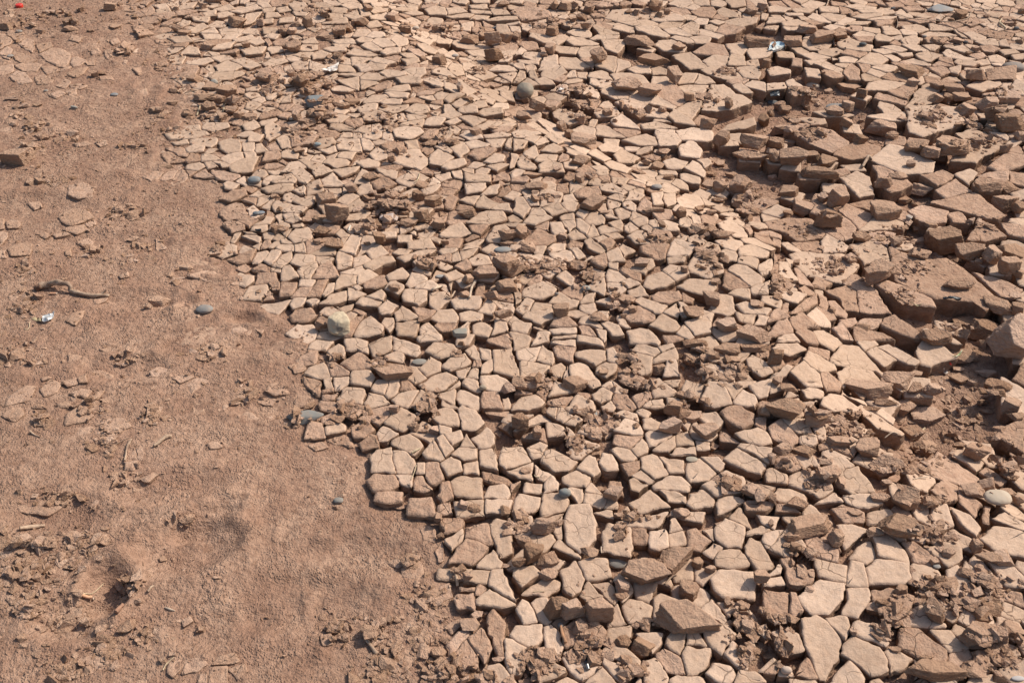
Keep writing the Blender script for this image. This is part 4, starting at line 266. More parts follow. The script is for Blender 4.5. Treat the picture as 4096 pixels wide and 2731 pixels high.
# ------------------------------------------------------------------ materials
def N(nt, t, **kw):
    n = nt.nodes.new(t)
    for a, b in kw.items():
        if a in n.inputs: n.inputs[a].default_value = b
        else: setattr(n, a, b)
    return n
def clay(name, c1, c2, c3, fine=380.0, bump=0.5, strata=False, crack=0.0, rough=0.95, coarse=34.0, spots=0.0):
    m = bpy.data.materials.new(name); m.use_nodes = True
    nt = m.node_tree; nt.nodes.clear(); L = nt.links.new
    out = N(nt, 'ShaderNodeOutputMaterial'); b = N(nt, 'ShaderNodeBsdfPrincipled')
    b.inputs['Roughness'].default_value = rough; b.inputs['Specular IOR Level'].default_value = 0.15
    L(b.outputs[0], out.inputs[0])
    geo = N(nt, 'ShaderNodeNewGeometry'); pos = geo.outputs['Position']
    if strata:
        mp = N(nt, 'ShaderNodeMapping'); mp.inputs['Scale'].default_value = (1, 1, 2.2); L(pos, mp.inputs['Vector']); pos = mp.outputs[0]
    def noi(scale, det=5, ro=.6, src=None):
        n = N(nt, 'ShaderNodeTexNoise'); n.inputs['Scale'].default_value = scale; n.inputs['Detail'].default_value = det
        n.inputs['Roughness'].default_value = ro; L(src or pos, n.inputs['Vector']); return n.outputs['Fac']
    def mixc(f, a, c):
        x = N(nt, 'ShaderNodeMix', data_type='RGBA'); L(f, x.inputs['Factor'])
        for s, i in ((a, 6), (c, 7)):
            if isinstance(s, tuple): x.inputs[i].default_value = (*s, 1)
            else: L(s, x.inputs[i])
        return x.outputs[2]
    def rng_(s, a, c, lo=0., hi=1.):
        r = N(nt, 'ShaderNodeMapRange'); L(s, r.inputs[0]); r.inputs[1].default_value = a; r.inputs[2].default_value = c
        r.inputs[3].default_value = lo; r.inputs[4].default_value = hi; return r.outputs[0]
    def mul(s, v, op='MULTIPLY'):
        x = N(nt, 'ShaderNodeMath', operation=op)
        L(s, x.inputs[0])
        if isinstance(v, (int, float)): x.inputs[1].default_value = v
        else: L(v, x.inputs[1])
        return x.outputs[0]
    col = mixc(rng_(noi(9, 6), .35, .65), c1, c2)
    col = mixc(rng_(noi(70, 5), .45, .72), col, c3)
    at_ = N(nt, 'ShaderNodeAttribute', attribute_name='tint')
    hs = N(nt, 'ShaderNodeHueSaturation'); L(col, hs.inputs['Color'])
    v = mul(mul(rng_(noi(fine, 3, .7), .2, .8, .84, 1.16), mul(at_.outputs['Fac'], 1.0, 'ADD')), rng_(noi(1.7, 4, .6), .3, .7, .88, 1.1))
    L(v, hs.inputs['Value']); L(rng_(at_.outputs['Fac'], -.3, .3, 1.12, .88), hs.inputs['Saturation'])
    col = hs.outputs[0]
    h = mul(noi(fine, 3, .7), .0022)
    h = mul(mul(noi(coarse*4, 5, .65), .006), h, 'ADD')
    h = mul(mul(noi(coarse, 5, .6), .012), h, 'ADD')
    if spots:
        vo = N(nt, 'ShaderNodeTexVoronoi'); vo.inputs['Scale'].default_value = 190; L(pos, vo.inputs['Vector'])
        vo.inputs['Randomness'].default_value = 1.0
        g = mul(rng_(vo.outputs['Distance'], .0, .5, 1, 0), rng_(noi(14, 4), .42, .6, .25, 1))
        h = mul(mul(g, .004*spots), h, 'ADD')
        vo2 = N(nt, 'ShaderNodeTexVoronoi'); vo2.inputs['Scale'].default_value = 75; L(pos, vo2.inputs['Vector'])
        g2 = mul(rng_(vo2.outputs['Distance'], .0, .5, 1, 0), rng_(noi(7, 4), .5, .64, 0, 1))
        h = mul(mul(g2, .006*spots), h, 'ADD')
    if crack:
        mpw = N(nt, 'ShaderNodeVectorMath', operation='ADD'); L(pos, mpw.inputs[0])
        nc = N(nt, 'ShaderNodeTexNoise'); nc.inputs['Scale'].default_value = 22; L(pos, nc.inputs['Vector'])
        sc = N(nt, 'ShaderNodeVectorMath', operation='SCALE'); L(nc.outputs['Color'], sc.inputs[0]); sc.inputs['Scale'].default_value = .05
        L(sc.outputs[0], mpw.inputs[1])
        vc = N(nt, 'ShaderNodeTexVoronoi', feature='DISTANCE_TO_EDGE'); vc.inputs['Scale'].default_value = 14; L(mpw.outputs[0], vc.inputs['Vector'])
        ln = mul(rng_(vc.outputs['Distance'], .0, .022, 1, 0), rng_(noi(5, 3), .5, .58, 0, 1))
        h = mul(h, mul(ln, .006*crack), 'SUBTRACT')
        col = mixc(mul(ln, .75*crack), col, (.12, .07, .045))
    L(col, b.inputs['Base Color'])
    bp = N(nt, 'ShaderNodeBump'); bp.inputs['Strength'].default_value = bump; bp.inputs['Distance'].default_value = 1.0
    L(h, bp.inputs['Height']); L(bp.outputs[0], b.inputs['Normal'])
    return m
M_TOP = clay('pale_mud_skin', (.505,.352,.255), (.55,.388,.282), (.45,.303,.213), bump=.4, crack=1.0, coarse=20, fine=420)
M_SIDE = clay('broken_mud_edge', (.36,.222,.148), (.42,.268,.184), (.29,.172,.112), bump=.9, strata=True, coarse=40)
M_SOIL = clay('bare_dirt', (.325,.19,.13), (.44,.282,.198), (.24,.137,.092), bump=.9, spots=1.0, coarse=26)
M_CLOD = clay('mud_clod', (.445,.278,.187), (.51,.332,.23), (.37,.218,.145), bump=1.1, coarse=30, strata=True)
M_LOW = clay('trodden_mud', (.43,.275,.19), (.475,.31,.22), (.36,.215,.145), bump=.7, crack=.8, coarse=26)
M_SKIN2 = clay('dusty_mud_face', (.43,.275,.19), (.475,.31,.215), (.38,.235,.16), bump=.6, coarse=24)
def simple(name, c, rough=.6, bump=.2, sc=60, c2=None, metal=0, trans=0, mixlo=.4, mixhi=.6, spec=.4):
    m = bpy.data.materials.new(name); m.use_nodes = True; nt = m.node_tree; b = nt.nodes['Principled BSDF']; L = nt.links.new
    b.inputs['Roughness'].default_value = rough; b.inputs['Metallic'].default_value = metal; b.inputs['Specular IOR Level'].default_value = spec
    if trans: b.inputs['Transmission Weight'].default_value = trans
    tc = N(nt, 'ShaderNodeTexCoord')
    n = N(nt, 'ShaderNodeTexNoise'); n.inputs['Scale'].default_value = sc; n.inputs['Detail'].default_value = 6; L(tc.outputs['Object'], n.inputs['Vector'])
    r = N(nt, 'ShaderNodeMapRange'); r.inputs[1].default_value = mixlo; r.inputs[2].default_value = mixhi; L(n.outputs['Fac'], r.inputs[0])
    x = N(nt, 'ShaderNodeMix', data_type='RGBA'); L(r.outputs[0], x.inputs['Factor'])
    x.inputs[6].default_value = (*c, 1); x.inputs[7].default_value = (*(c2 or tuple(q*.72 for q in c)), 1); L(x.outputs[2], b.inputs['Base Color'])
    bp = N(nt, 'ShaderNodeBump'); bp.inputs['Strength'].default_value = bump; bp.inputs['Distance'].default_value = .004
    L(n.outputs['Fac'], bp.inputs['Height']); L(bp.outputs[0], b.inputs['Normal'])
    return m
# ------------------------------------------------------------------ mesh building
def make_mesh(name, V, F, mats, mi=None, tint=None, smooth=True):
    """F: list of (array (n,k)) face index blocks; mi: list of material index arrays/ints"""
    me = bpy.data.meshes.new(name)
    V = np.asarray(V, np.float32)
    me.vertices.add(len(V)); me.vertices.foreach_set('co', V.ravel())
    idx = np.concatenate([f.ravel() for f in F]).astype(np.int32)
    tot = np.concatenate([np.full(len(f), f.shape[1]) for f in F]).astype(np.int32)
    st = np.concatenate([[0], np.cumsum(tot)[:-1]]).astype(np.int32)
    me.loops.add(len(idx)); me.loops.foreach_set('vertex_index', idx)
    me.polygons.add(len(tot)); me.polygons.foreach_set('loop_start', st)
    try: me.polygons.foreach_set('loop_total', tot)
    except Exception: pass
    for m in mats: me.materials.append(m)
    if mi is not None:
        a = np.concatenate([np.full(len(f), k) if np.isscalar(k) else k for f, k in zip(F, mi)]).astype(np.int32)
        me.polygons.foreach_set('material_index', a)
    me.update(calc_edges=True)
    me.validate()
    me.polygons.foreach_set('use_smooth', np.full(len(me.polygons), smooth, bool))
    if tint is not None:
        at_ = me.attributes.new('tint', 'FLOAT', 'POINT'); at_.data.foreach_set('value', np.asarray(tint, np.float32))
    return me
def link(name, me, loc=(0, 0, 0), parent=None, label=None, cat=None, group=None, kind=None):
    o = bpy.data.objects.new(name, me); COL.objects.link(o); o.location = loc
    if parent is not None: o.parent = parent
    if label: o['label'] = label
    if cat: o['category'] = cat
    if group: o['group'] = group
    if kind: o['kind'] = kind
    return o
# ------------------------------------------------------------------ polygons
def area(P):
    x, y = P[:, 0], P[:, 1]
    return .5*float(np.sum(x*np.roll(y, -1)-np.roll(x, -1)*y))
def cut(P, n, d):
    """keep the side n.p <= d"""
    s = P@n-d; out = []
    for i in range(len(P)):
        j = (i+1) % len(P)
        if s[i] <= 0: out.append(P[i])
        if (s[i] < 0) != (s[j] < 0) and s[i] != s[j]:
            t = s[i]/(s[i]-s[j])
            if 0 < t < 1: out.append(P[i]+t*(P[j]-P[i]))
    return np.array(out) if len(out) >= 3 else None
def hull(P):
    pts = sorted(map(tuple, P))
    def half(ps):
        h = []
        for p in ps:
            while len(h) > 1 and (h[-1][0]-h[-2][0])*(p[1]-h[-2][1])-(h[-1][1]-h[-2][1])*(p[0]-h[-2][0]) <= 0: h.pop()
            h.append(p)
        return h[:-1]
    return np.array(half(pts)+half(pts[::-1]))
def sat(A, B):
    """least-overlap axis: (overlap, unit normal from A to B, position)"""
    best = None
    for H in (A, B):
        E = np.roll(H, -1, 0)-H
        n = np.stack([E[:, 1], -E[:, 0]], 1); n /= np.linalg.norm(n, axis=1)[:, None]+1e-12
        if H is B: n = -n
        a = (A@n.T).max(0); b = (B@n.T).min(0)
        o = a-b; i = int(np.argmin(o))
        if best is None or o[i] < best[0]: best = (float(o[i]), n[i], float((a[i]+b[i])/2))
    return best
def separate(polys, gapf, fixed=0):
    """cut neighbours apart so that a crack is left between them"""
    n = len(polys); alive = [True]*n
    cells = {}
    def keys(P):
        a = np.floor((P.min(0)-.01)/.15).astype(int); b = np.floor((P.max(0)+.01)/.15).astype(int)
        return [(i, j) for i in range(a[0], b[0]+1) for j in range(a[1], b[1]+1)]
    for i, P in enumerate(polys):
        for k in keys(P): cells.setdefault(k, []).append(i)
    done = set()
    for L in cells.values():
        for ii in range(len(L)):
            for jj in range(ii+1, len(L)):
                i, j = L[ii], L[jj]
                if (i, j) in done or not (alive[i] and alive[j]) or (i < fixed and j < fixed): continue
                done.add((i, j))
                A, B = polys[i], polys[j]
                if (A.min(0) > B.max(0)+.01).any() or (B.min(0) > A.max(0)+.01).any(): continue
                o, nn, mid_ = sat(hull(A), hull(B))
                g = gapf(i, j)
                if o <= -g: continue
                if i < fixed: C, D = A, cut(B, -nn, -(float((A@nn).max())+g))
                elif j < fixed: D = B; C = cut(A, nn, float((B@nn).min())-g)
                else:
                    ra, rb = math.sqrt(abs(area(A))), math.sqrt(abs(area(B)))
                    if o > .55*min(ra, rb):
                        k = i if ra < rb else j
                        alive[k] = False; continue
                    C = cut(A, nn, mid_-g/2); D = cut(B, -nn, -(mid_+g/2))
                if C is None or abs(area(C)) < 6e-5: alive[i] = False
                else: polys[i] = C
                if D is None or abs(area(D)) < 6e-5: alive[j] = False
                else: polys[j] = D
    return alive
def wob(u, v):
    # wavy version of the tile borders, so that outlines meeting there join along a natural crack
    for b in (1024, 2048, 3072):
        w_ = math.exp(-((u-b)/45)**2)
        if w_ > .01: u += w_*34*float(noise2(v/48., b*.37, 301))
    for b in (683, 1366, 2049):
        w_ = math.exp(-((v-b)/32)**2)
        if w_ > .01: v += w_*22*float(noise2(u/60., b*.37, 302))
    return u, v
plates = []      # dict: P (world outline), kind
for (ox, oy, k), s in PL.items():
    for t in s.split(';'):
        a = list(map(float, t.split()))
        P = np.array([at(*wob(ox+a[i]*k, oy+a[i+1]*k)) for i in range(0, len(a), 2)])
        if area(P) < 0: P = P[::-1]
        plates.append(dict(P=P, low=False, rough=rng.random() < (.8 if (ox, oy) == (3072, 683) else .3 if ox == 3072 else .12) or float(samp(EDGE, *P.mean(0))) < rng.random()*1.1-.1))
for (ox, oy, k), s in LOW.items():
    for t in s.split(';'):
        a = list(map(float, t.split()))
        P = np.array([at(ox+a[i]*k, oy+a[i+1]*k, f=flo) for i in range(0, len(a), 2)])
        if area(P) < 0: P = P[::-1]
        plates.append(dict(P=P, low=True))
def grow(P, d):
    n = len(P); Q = []
    for i in range(n):
        a, b, c = P[i-1], P[i], P[(i+1) % n]
        e1 = (b-a)/(np.linalg.norm(b-a)+1e-9); e2 = (c-b)/(np.linalg.norm(c-b)+1e-9)
        n1 = np.array([e1[1], -e1[0]]); n2 = np.array([e2[1], -e2[0]]); m = n1+n2; m = m/max(.6, float(m@n1))
        Q.append(b+m*d)
    return np.array(Q)
for _ in range(300):
    x, y = rng.uniform(-2.3, 0), rng.uniform(.9, 4.2)
    if float(samp(M_CR, x, y)) > .02 or float(noise2(x*2.3, y*2.3, 95))+.25*float(noise2(x*7, y*7, 96)) < .12: continue
    r = float(np.clip(np.exp(rng.normal(math.log(.028), .4)), .012, .07)); n = int(rng.integers(5, 9))
    a = np.sort(rng.uniform(0, 6.283, n)+0)
    P = np.array([(x+r*1.2*math.cos(q)*rng.uniform(.75, 1.1), y+r*math.sin(q)*rng.uniform(.75, 1.1)) for q in a])
    if area(P) < r*r*1.2: continue
    plates.append(dict(P=P, low=True, flush=True))
polys = [grow(p['P'], .002 if p['low'] else .0048+.0032*max(0, p['P'][:, 1].mean()-1.2)) for p in plates]
alive = separate(polys, lambda i, j: (.0007 if (i*7+j*13) % 10 < 5 else .0009+.0022*((i*5+j*3) % 7)/7))
plates = [dict(p, P=q) for p, q, a in zip(plates, polys, alive) if a]
NTR = len(plates)
print('traced plates', NTR)
# ------------------------------------------------------------------ fill the rest of the cracked mud
def zplane(p):
    """top plane of a plate"""
    P = p['P']; c = P.mean(0)
    z0 = float(flo(*c))+.004 if p['low'] else float(top(*c))
    p['c'] = c; p['z'] = z0+((-.0038 if p.get('flush') else .001) if p['low'] else float(rng.normal(0, .0013)+.006*noise2(c[0]*7, c[1]*7, 91)))
    s = 0.0 if p['low'] else .02
    p['sl'] = rng.normal(0, s, 2) if not p['low'] else np.zeros(2)
    e = .03
    g = np.array([(float(top(c[0]+e, c[1]))-float(top(c[0]-e, c[1])))/(2*e), (float(top(c[0], c[1]+e))-float(top(c[0], c[1]-e)))/(2*e)])
    if not p['low']:
        p['sl'] = p['sl']+.05*np.array([float(noise2(c[0]*6, c[1]*6, 92)), float(noise2(c[0]*6, c[1]*6, 93))])
        if rng.random() < .06: p['sl'] = p['sl']+rng.normal(0, .09, 2)
    p['sl'] = p['sl']+g*.9
def topz(p, X, Y):
    return p['z']+p['sl'][0]*(X-p['c'][0])+p['sl'][1]*(Y-p['c'][1])
for p in plates:
    zplane(p); stamp(p['P'], lambda X, Y, p=p: topz(p, X, Y))
def occ_at(x, y):
    i = int(round((x-hx0)/HS)); j = int(round((y-hy0)/HS))
    return 0 <= i < HN and 0 <= j < HM and OCC[j, i]
OCCB = blur(OCC[::2, ::2], 1) > .3       # grown by about 1.5 cm
def near_occ(x, y):
    i = int(round((x-hx0)/HS/2)); j = int(round((y-hy0)/HS/2))
    return 0 <= i < OCCB.shape[1] and 0 <= j < OCCB.shape[0] and OCCB[j, i]
seeds = []
cellw = {}
tries = 0
cand = rng.uniform((-3.1, .62), (3.4, 6.0), (60000, 2))
mcr = samp(M_CR, cand[:, 0], cand[:, 1]); mpt = samp(M_PIT, cand[:, 0], cand[:, 1]); mch = samp(M_CH, cand[:, 0], cand[:, 1]); mrt = samp(M_RT, cand[:, 0], cand[:, 1])
for q in range(len(cand)):
    x, y = cand[q]
    if mcr[q] < .6 or mpt[q] > .35: continue
    u, v, _ = project(x, y, 0)
    out = u < -40 or u > 4140 or v < -40 or v > 2780
    r = .062 if out else (.03 if y > 2.2 else .034)
    if not out and near_occ(x, y): continue
    if not out and rng.random() > (.03 if mch[q] > .4 else 1 if v < 700 and mrt[q] < .5 else .2 if mrt[q] > .5 and v > 330 else .6): continue
    ci, cj = int(x/.06), int(y/.06); ok = True
    for a in (-1, 0, 1):
        for b in (-1, 0, 1):
            for (sx, sy, sr) in cellw.get((ci+a, cj+b), ()):
                if (sx-x)**2+(sy-y)**2 < (min(r, sr))**2: ok = False; break
            if not ok: break
        if not ok: break
    if ok:
        cellw.setdefault((ci, cj), []).append((x, y, r)); seeds.append((x, y, r))
S = np.array(seeds)
fill = []
for i in range(len(S)):
    x, y, r = S[i]; w = r*1.15
    P = np.array([[x-w, y-w], [x+w, y-w], [x+w, y+w], [x-w, y+w]])
    th = rng.random()*.8; P = (P-[x, y])@np.array([[math.cos(th), -math.sin(th)], [math.sin(th), math.cos(th)]])+[x, y]
    d = np.hypot(S[:, 0]-x, S[:, 1]-y)
    for j in np.argsort(d)[1:14]:
        if d[j] > 2.6*w: break
        n = (S[j, :2]-S[i, :2])/d[j]
        P = cut(P, n, float(n@((S[j, :2]+S[i, :2])/2))-.0015)
        if P is None: break
    if P is not None and area(P) > 1e-4: fill.append(P)
allp = [p['P'] for p in plates]+fill
alive = separate(allp, lambda i, j: .003, fixed=NTR)
nf = 0
for i in range(NTR, len(allp)):
    P = allp[i]
    if not alive[i] or P is None or abs(area(P)) < 1.6e-4: continue
    c = P.mean(0)
    if float(samp(M_CR, *c)) < .4: continue
    p = dict(P=P, low=False, fill=True); zplane(p); p['z'] -= abs(rng.normal(0, .004)); p['sl'] += rng.normal(0, .05, 2)
    u, v, _ = project(c[0], c[1], 0)
    if -30 < u < 4120 and v > -30: p['z'] -= .001+.004*rng.random()
    plates.append(p); stamp(P, lambda X, Y, p=p: topz(p, X, Y)); nf += 1
print('fill plates', nf)
# ------------------------------------------------------------------ plate geometry
def outline(P, ds, rnd=.12):
    n = len(P); Q = []
    for i in range(n):                    # round the corners a little
        a, b, c = P[i-1], P[i], P[(i+1) % n]
        la, lc = np.linalg.norm(a-b), np.linalg.norm(c-b)
        k1 = min(rnd*la, .0035)/max(la, 1e-6); k2 = min(rnd*lc, .0035)/max(lc, 1e-6)
        Q += [b+(a-b)*k1, .5*b+.25*(b+(a-b)*k1)+.25*(b+(c-b)*k2), b+(c-b)*k2]
    Q = np.array(Q)
    out = []
    for i in range(len(Q)):
        a, b = Q[i], Q[(i+1) % len(Q)]; l = float(np.hypot(*(b-a)))
        if l < 2e-4: continue
        k = max(1, int(math.ceil(l/ds-.3)))
        for j in range(k): out.append(a+(b-a)*j/k)
    return np.array(out)
def plate_geo(p, ds, small=False):
    P = outline(p['P'], ds)
    c = P.mean(0); n = len(P)
    T = np.roll(P, -1, 0)-np.roll(P, 1, 0); nr = np.stack([T[:, 1], -T[:, 0]], 1); nr /= np.linalg.norm(nr, axis=1)[:, None]+1e-9
    # wavy and nibbled outline; the same field moves both sides of a crack
    wx = .0055*noise2(P[:, 0]*15, P[:, 1]*15, 5)+.0015*noise2(P[:, 0]*40, P[:, 1]*40, 5)+.0014*noise2(P[:, 0]*80, P[:, 1]*80, 6)
    wy = .0055*noise2(P[:, 0]*15, P[:, 1]*15, 7)+.0015*noise2(P[:, 0]*40, P[:, 1]*40, 7)+.0014*noise2(P[:, 0]*80, P[:, 1]*80, 8)
    P = P+np.stack([wx, wy], 1)
    nib = np.clip(noise2(P[:, 0]*45+9, P[:, 1]*45, 9)-.25, 0, 1)*.006
    nib = nib+np.clip(noise2(P[:, 0]*140+9, P[:, 1]*140, 10)-.35, 0, 1)*.0035
    P = P-nr*nib[:, None]
    X, Y = P[:, 0], P[:, 1]
    ztop = topz(p, X, Y)
    cz = float(flo(*c))
    fz = flo(X, Y)-.012
    if p['low']: fz = np.minimum(fz, ztop-.012)
    curl = (.0 if p['low'] else .0035*p.get('curl', 0))
    rings = []; mats = []
    def ring(off, z):
        rings.append(np.column_stack([X+nr[:, 0]*off, Y+nr[:, 1]*off, z]))
    H = ztop-fz
    ws = 1.0 if not p['low'] else .4
    nz = lambda s, f, k: noise3(X*f, Y*f, k, s)
    levels = [(1.0, .000+.005*nz(1, 60, 1.)), (.8, .001*ws+.006*ws*nz(2, 70, 2.)), (.6, -.0005*ws+.006*ws*nz(3, 90, 3.)), (.42, .001*ws+.0055*ws*nz(4, 75, 3.6)), (.22, .001*ws+.0035*ws*nz(5, 75, 4.)), (.1, .0012*ws+.0022*ws*nz(6, 75, 4.5))] if not small else [(1.0, -.002+0*X), (.5, .002*nz(2, 55, 2.))]
    for q, off in levels: ring(off, ztop-H*q)
    b = .0022 if not p['low'] else .0015
    ring(.0004+0*X, ztop-b*1.2)           # rim, still the side material below
    nside = len(rings)-1
    ring(.0003+0*X, ztop-b*1.15)
    ring(-.0012+0*X, ztop-b*.3)
    r1 = len(rings)-1
    din = .004
    def inner(k):
        Q = np.column_stack([c[0]+(X-c[0])*k, c[1]+(Y-c[1])*k])
        z = topz(p, Q[:, 0], Q[:, 1])+curl*(k*k-.6)+(.0026 if p.get('rough') else .0011)*noise2(Q[:, 0]*38, Q[:, 1]*38, 15)+.0006*noise2(Q[:, 0]*110, Q[:, 1]*110, 16)
        if p['low']: z += .002*noise2(Q[:, 0]*18, Q[:, 1]*18, 17)
        rings.append(np.column_stack([Q, z]))
    rad = float(np.mean(np.hypot(X-c[0], Y-c[1])))
    ks = [max(.5, 1-din/rad*1.3)]+([.8, .58, .34, .14] if not small else [.5])
    ks = [k for i_, k in enumerate(ks) if i_ == 0 or k < ks[0]-.07]
    for k in ks: inner(k)
    V = np.vstack(rings+[np.array([[c[0], c[1], rings[-1][:, 2].mean()]])])
    a = np.arange(n); bb = (a+1) % n; F = []; MI = []
    for r in range(len(rings)-1):
        if r == nside: continue
        F.append(np.column_stack([r*n+a, r*n+bb, (r+1)*n+bb, (r+1)*n+a])); MI.append(1 if r < nside else 0)
    r = len(rings)-1
    F.append(np.column_stack([r*n+a, r*n+bb, np.full(n, len(V)-1)])); MI.append(0)
    return V, F, MI
info = []
for p in plates:
    u, v, d = project(p['c'][0], p['c'][1], p['z'])
    ar = abs(area(p['P'])); sc = 2048/HW/d
    p['u'], p['v'], p['img'] = u, v, ar*sc*sc*math.sin(max(.2, alpha(min(max(v, 0), 2731))))
    p['tint'] = float(rng.normal(0, .055))
    p['curl'] = rng.random() if ar > .0006 else 0
    p['in'] = 0 < u < 4096 and 0 < v < 2731
    if p['low']: p['tint'] -= .0
def stack(items, name, mats, smooth=True):
    V = []; F = {}; off = 0; T = []
    FL = []; ML = []
    for (v, f, mi, t) in items:
        for a, m in zip(f, mi):
            FL.append(a+off); ML.append((m, len(a)))
        T.append(np.full(len(v), t)); V.append(v); off += len(v)
    me = make_mesh(name, np.vstack(V), FL, mats, [m for m, _ in ML], np.concatenate(T), smooth)
    return me
order = sorted([i for i, p in enumerate(plates) if p['in']], key=lambda i: -plates[i]['img'])
for r, i in enumerate(order): plates[i]['rank'] = r
for p in plates: p['ind'] = p.get('rank', 9999) < 300
# ------------------------------------------------------------------ clods
def ico(sub):
    t = (1+5**.5)/2
    v = [(-1,t,0),(1,t,0),(-1,-t,0),(1,-t,0),(0,-1,t),(0,1,t),(0,-1,-t),(0,1,-t),(t,0,-1),(t,0,1),(-t,0,-1),(-t,0,1)]
    f = [(0,11,5),(0,5,1),(0,1,7),(0,7,10),(0,10,11),(1,5,9),(5,11,4),(11,10,2),(10,7,6),(7,1,8),(3,9,4),(3,4,2),(3,2,6),(3,6,8),(3,8,9),(4,9,5),(2,4,11),(6,2,10),(8,6,7),(9,8,1)]
    v = [np.array(a)/math.sqrt(1+t*t) for a in v]
    for _ in range(sub):
        mp = {}; nf_ = []
        def md(a, b):
            k = (min(a, b), max(a, b))
            if k not in mp:
                q = v[a]+v[b]; v.append(q/np.linalg.norm(q)); mp[k] = len(v)-1
            return mp[k]
        for a, b, c in f:
            ab, bc, ca = md(a, b), md(b, c), md(c, a)
            nf_ += [(a, ab, ca), (b, bc, ab), (c, ca, bc), (ab, bc, ca)]
        f = nf_
    return np.array(v), np.array(f)
ICO = {s: ico(s) for s in (1, 2, 3, 4, 5)}
def rot3(a, b, c):
    ca, sa, cb, sb, cc, sc = math.cos(a), math.sin(a), math.cos(b), math.sin(b), math.cos(c), math.sin(c)
    return np.array([[ca, -sa, 0], [sa, ca, 0], [0, 0, 1]])@np.array([[1, 0, 0], [0, cb, -sb], [0, sb, cb]])@np.array([[cc, 0, sc], [0, 1, 0], [-sc, 0, cc]])
def clod_geo(dims, sub, g, round_=False, rough=1.0, skin=False, pwr=None):
    """angular lump: support planes of a tilted, broken block"""
    D, F = ICO[sub]
    yaw = g.uniform(0, 6.3)
    Rm = rot3(yaw, g.normal(0, .22), g.normal(0, .22))
    ns = [];
    nside = g.integers(4, 7)
    a0 = g.uniform(0, 6.3)
    for i in range(nside):
        a = a0+i*2*math.pi/nside+g.normal(0, .22)
        ns.append((math.cos(a), math.sin(a), g.normal(.0, .22)))
    ns += [(g.normal(0, .10), g.normal(0, .10), 1.), (g.normal(0, .1), g.normal(0, .1), -1.)]
    ds = [g.uniform(.74, 1.0) for _ in range(nside)]+[g.uniform(.72, .92), .85]
    for _ in range(g.integers(2, 5)):
        q = g.normal(0, 1, 3); q /= np.linalg.norm(q); ns.append(tuple(q)); ds.append(g.uniform(.86, 1.08))
    ns = np.array(ns); ns /= np.linalg.norm(ns, axis=1)[:, None]; ds = np.array(ds)
    ns = ns@Rm.T
    pr = np.clip(D@ns.T, 1e-3, None)/ds
    pw = 60.0 if not round_ else 4.
    if pwr: pw = pwr
    r = (pr**pw).sum(1)**(-1/pw)
    if round_: r = r*.6+.42
    top_i = nside; own = pr.argmax(1)
    s = g.integers(0, 999)
    r = r*(1+rough*(.035*noise3(D[:, 0]*3.1+s, D[:, 1]*3.1, D[:, 2]*3.1, 1)+.022*noise3(D[:, 0]*8+s, D[:, 1]*8, D[:, 2]*8, 2)+(.012*noise3(D[:, 0]*19+s, D[:, 1]*19, D[:, 2]*19, 3) if sub > 2 else 0)))
    V = D*r[:, None]
    ext = V.max(0)-V.min(0); V = V/ext*np.array(dims)
    V[:, 2] -= V[:, 2].min(); V[:, :2] -= (V[:, :2].max(0)+V[:, :2].min(0))/2
    if skin: return V, F, (own[F] == top_i).sum(1) >= 2
    return V, F
def size_from_view(u0, v0, u1, v1, hmin=.28, hmax=1.0, dr=.75):
    x, y, z = at_surf((u0+u1)/2, v1)
    _, _, d = project(x, y, z); s = 2048/HW/d; al = alpha(v1)
    W = (u1-u0)/s; Hh = (v1-v0)/s
    Dp = dr*W
    Hz = (Hh-Dp*math.sin(al)*.92)/math.cos(al)
    if Hz < hmin*W or Hz > hmax*W:
        Hz = min(max(Hz, hmin*W), hmax*W); Dp = (Hh-Hz*math.cos(al))/(math.sin(al)*.92)
        Dp = min(max(Dp, .35*W), 1.35*W)
        Hz2 = (Hh-Dp*math.sin(al)*.92)/math.cos(al); Hz = max(.2*W, min(Hz2, 1.15*W))
    return x, y+Dp/2*.92, z, W, Dp, Hz
clods = []
for (ox, oy, k), s in CL.items():
    for t in s.split(';'):
        a = list(map(float, t.split()))
        u0, v0, u1, v1 = ox+a[0]*k, oy+a[1]*k, ox+a[2]*k, oy+a[3]*k
        clods.append(dict(b=(u0, v0, u1, v1), area=(u1-u0)*(v1-v0)))
clods.sort(key=lambda c: c['b'][3])       # far ones first
for i, c in enumerate(clods):
    g = np.random.default_rng(100+i)
    u0, v0, u1, v1 = c['b']
    x, y, z, W, Dp, Hz = size_from_view(u0, v0, u1, min(v1, 2725), hmax=.82, dr=g.uniform(.65, .9))
    c['pos'] = (x, y, z); c['dim'] = (W*1.1, Dp, Hz*1.12)
for c in sorted(clods, key=lambda c: c['area']):   # heights under each clod from the height map before it is stamped
    x, y, z = c['pos']; W, Dp, Hz = c['dim']
    c['z0'] = z-.06*Hz-.002
for c in clods:
    x, y, z = c['pos']; W, Dp, Hz = c['dim']
    E = [(x+.42*W*math.cos(a), y+.42*Dp*math.sin(a)) for a in np.linspace(0, 2*math.pi, 12)[:-1]]
    c['E'] = E; c['u'] = (c['b'][0]+c['b'][2])/2; c['v'] = (c['b'][1]+c['b'][3])/2
corder = sorted(range(len(clods)), key=lambda i: -clods[i]['area'])
for r, i in enumerate(corder): clods[i]['ind'] = r < 300; clods[i]['rank'] = r
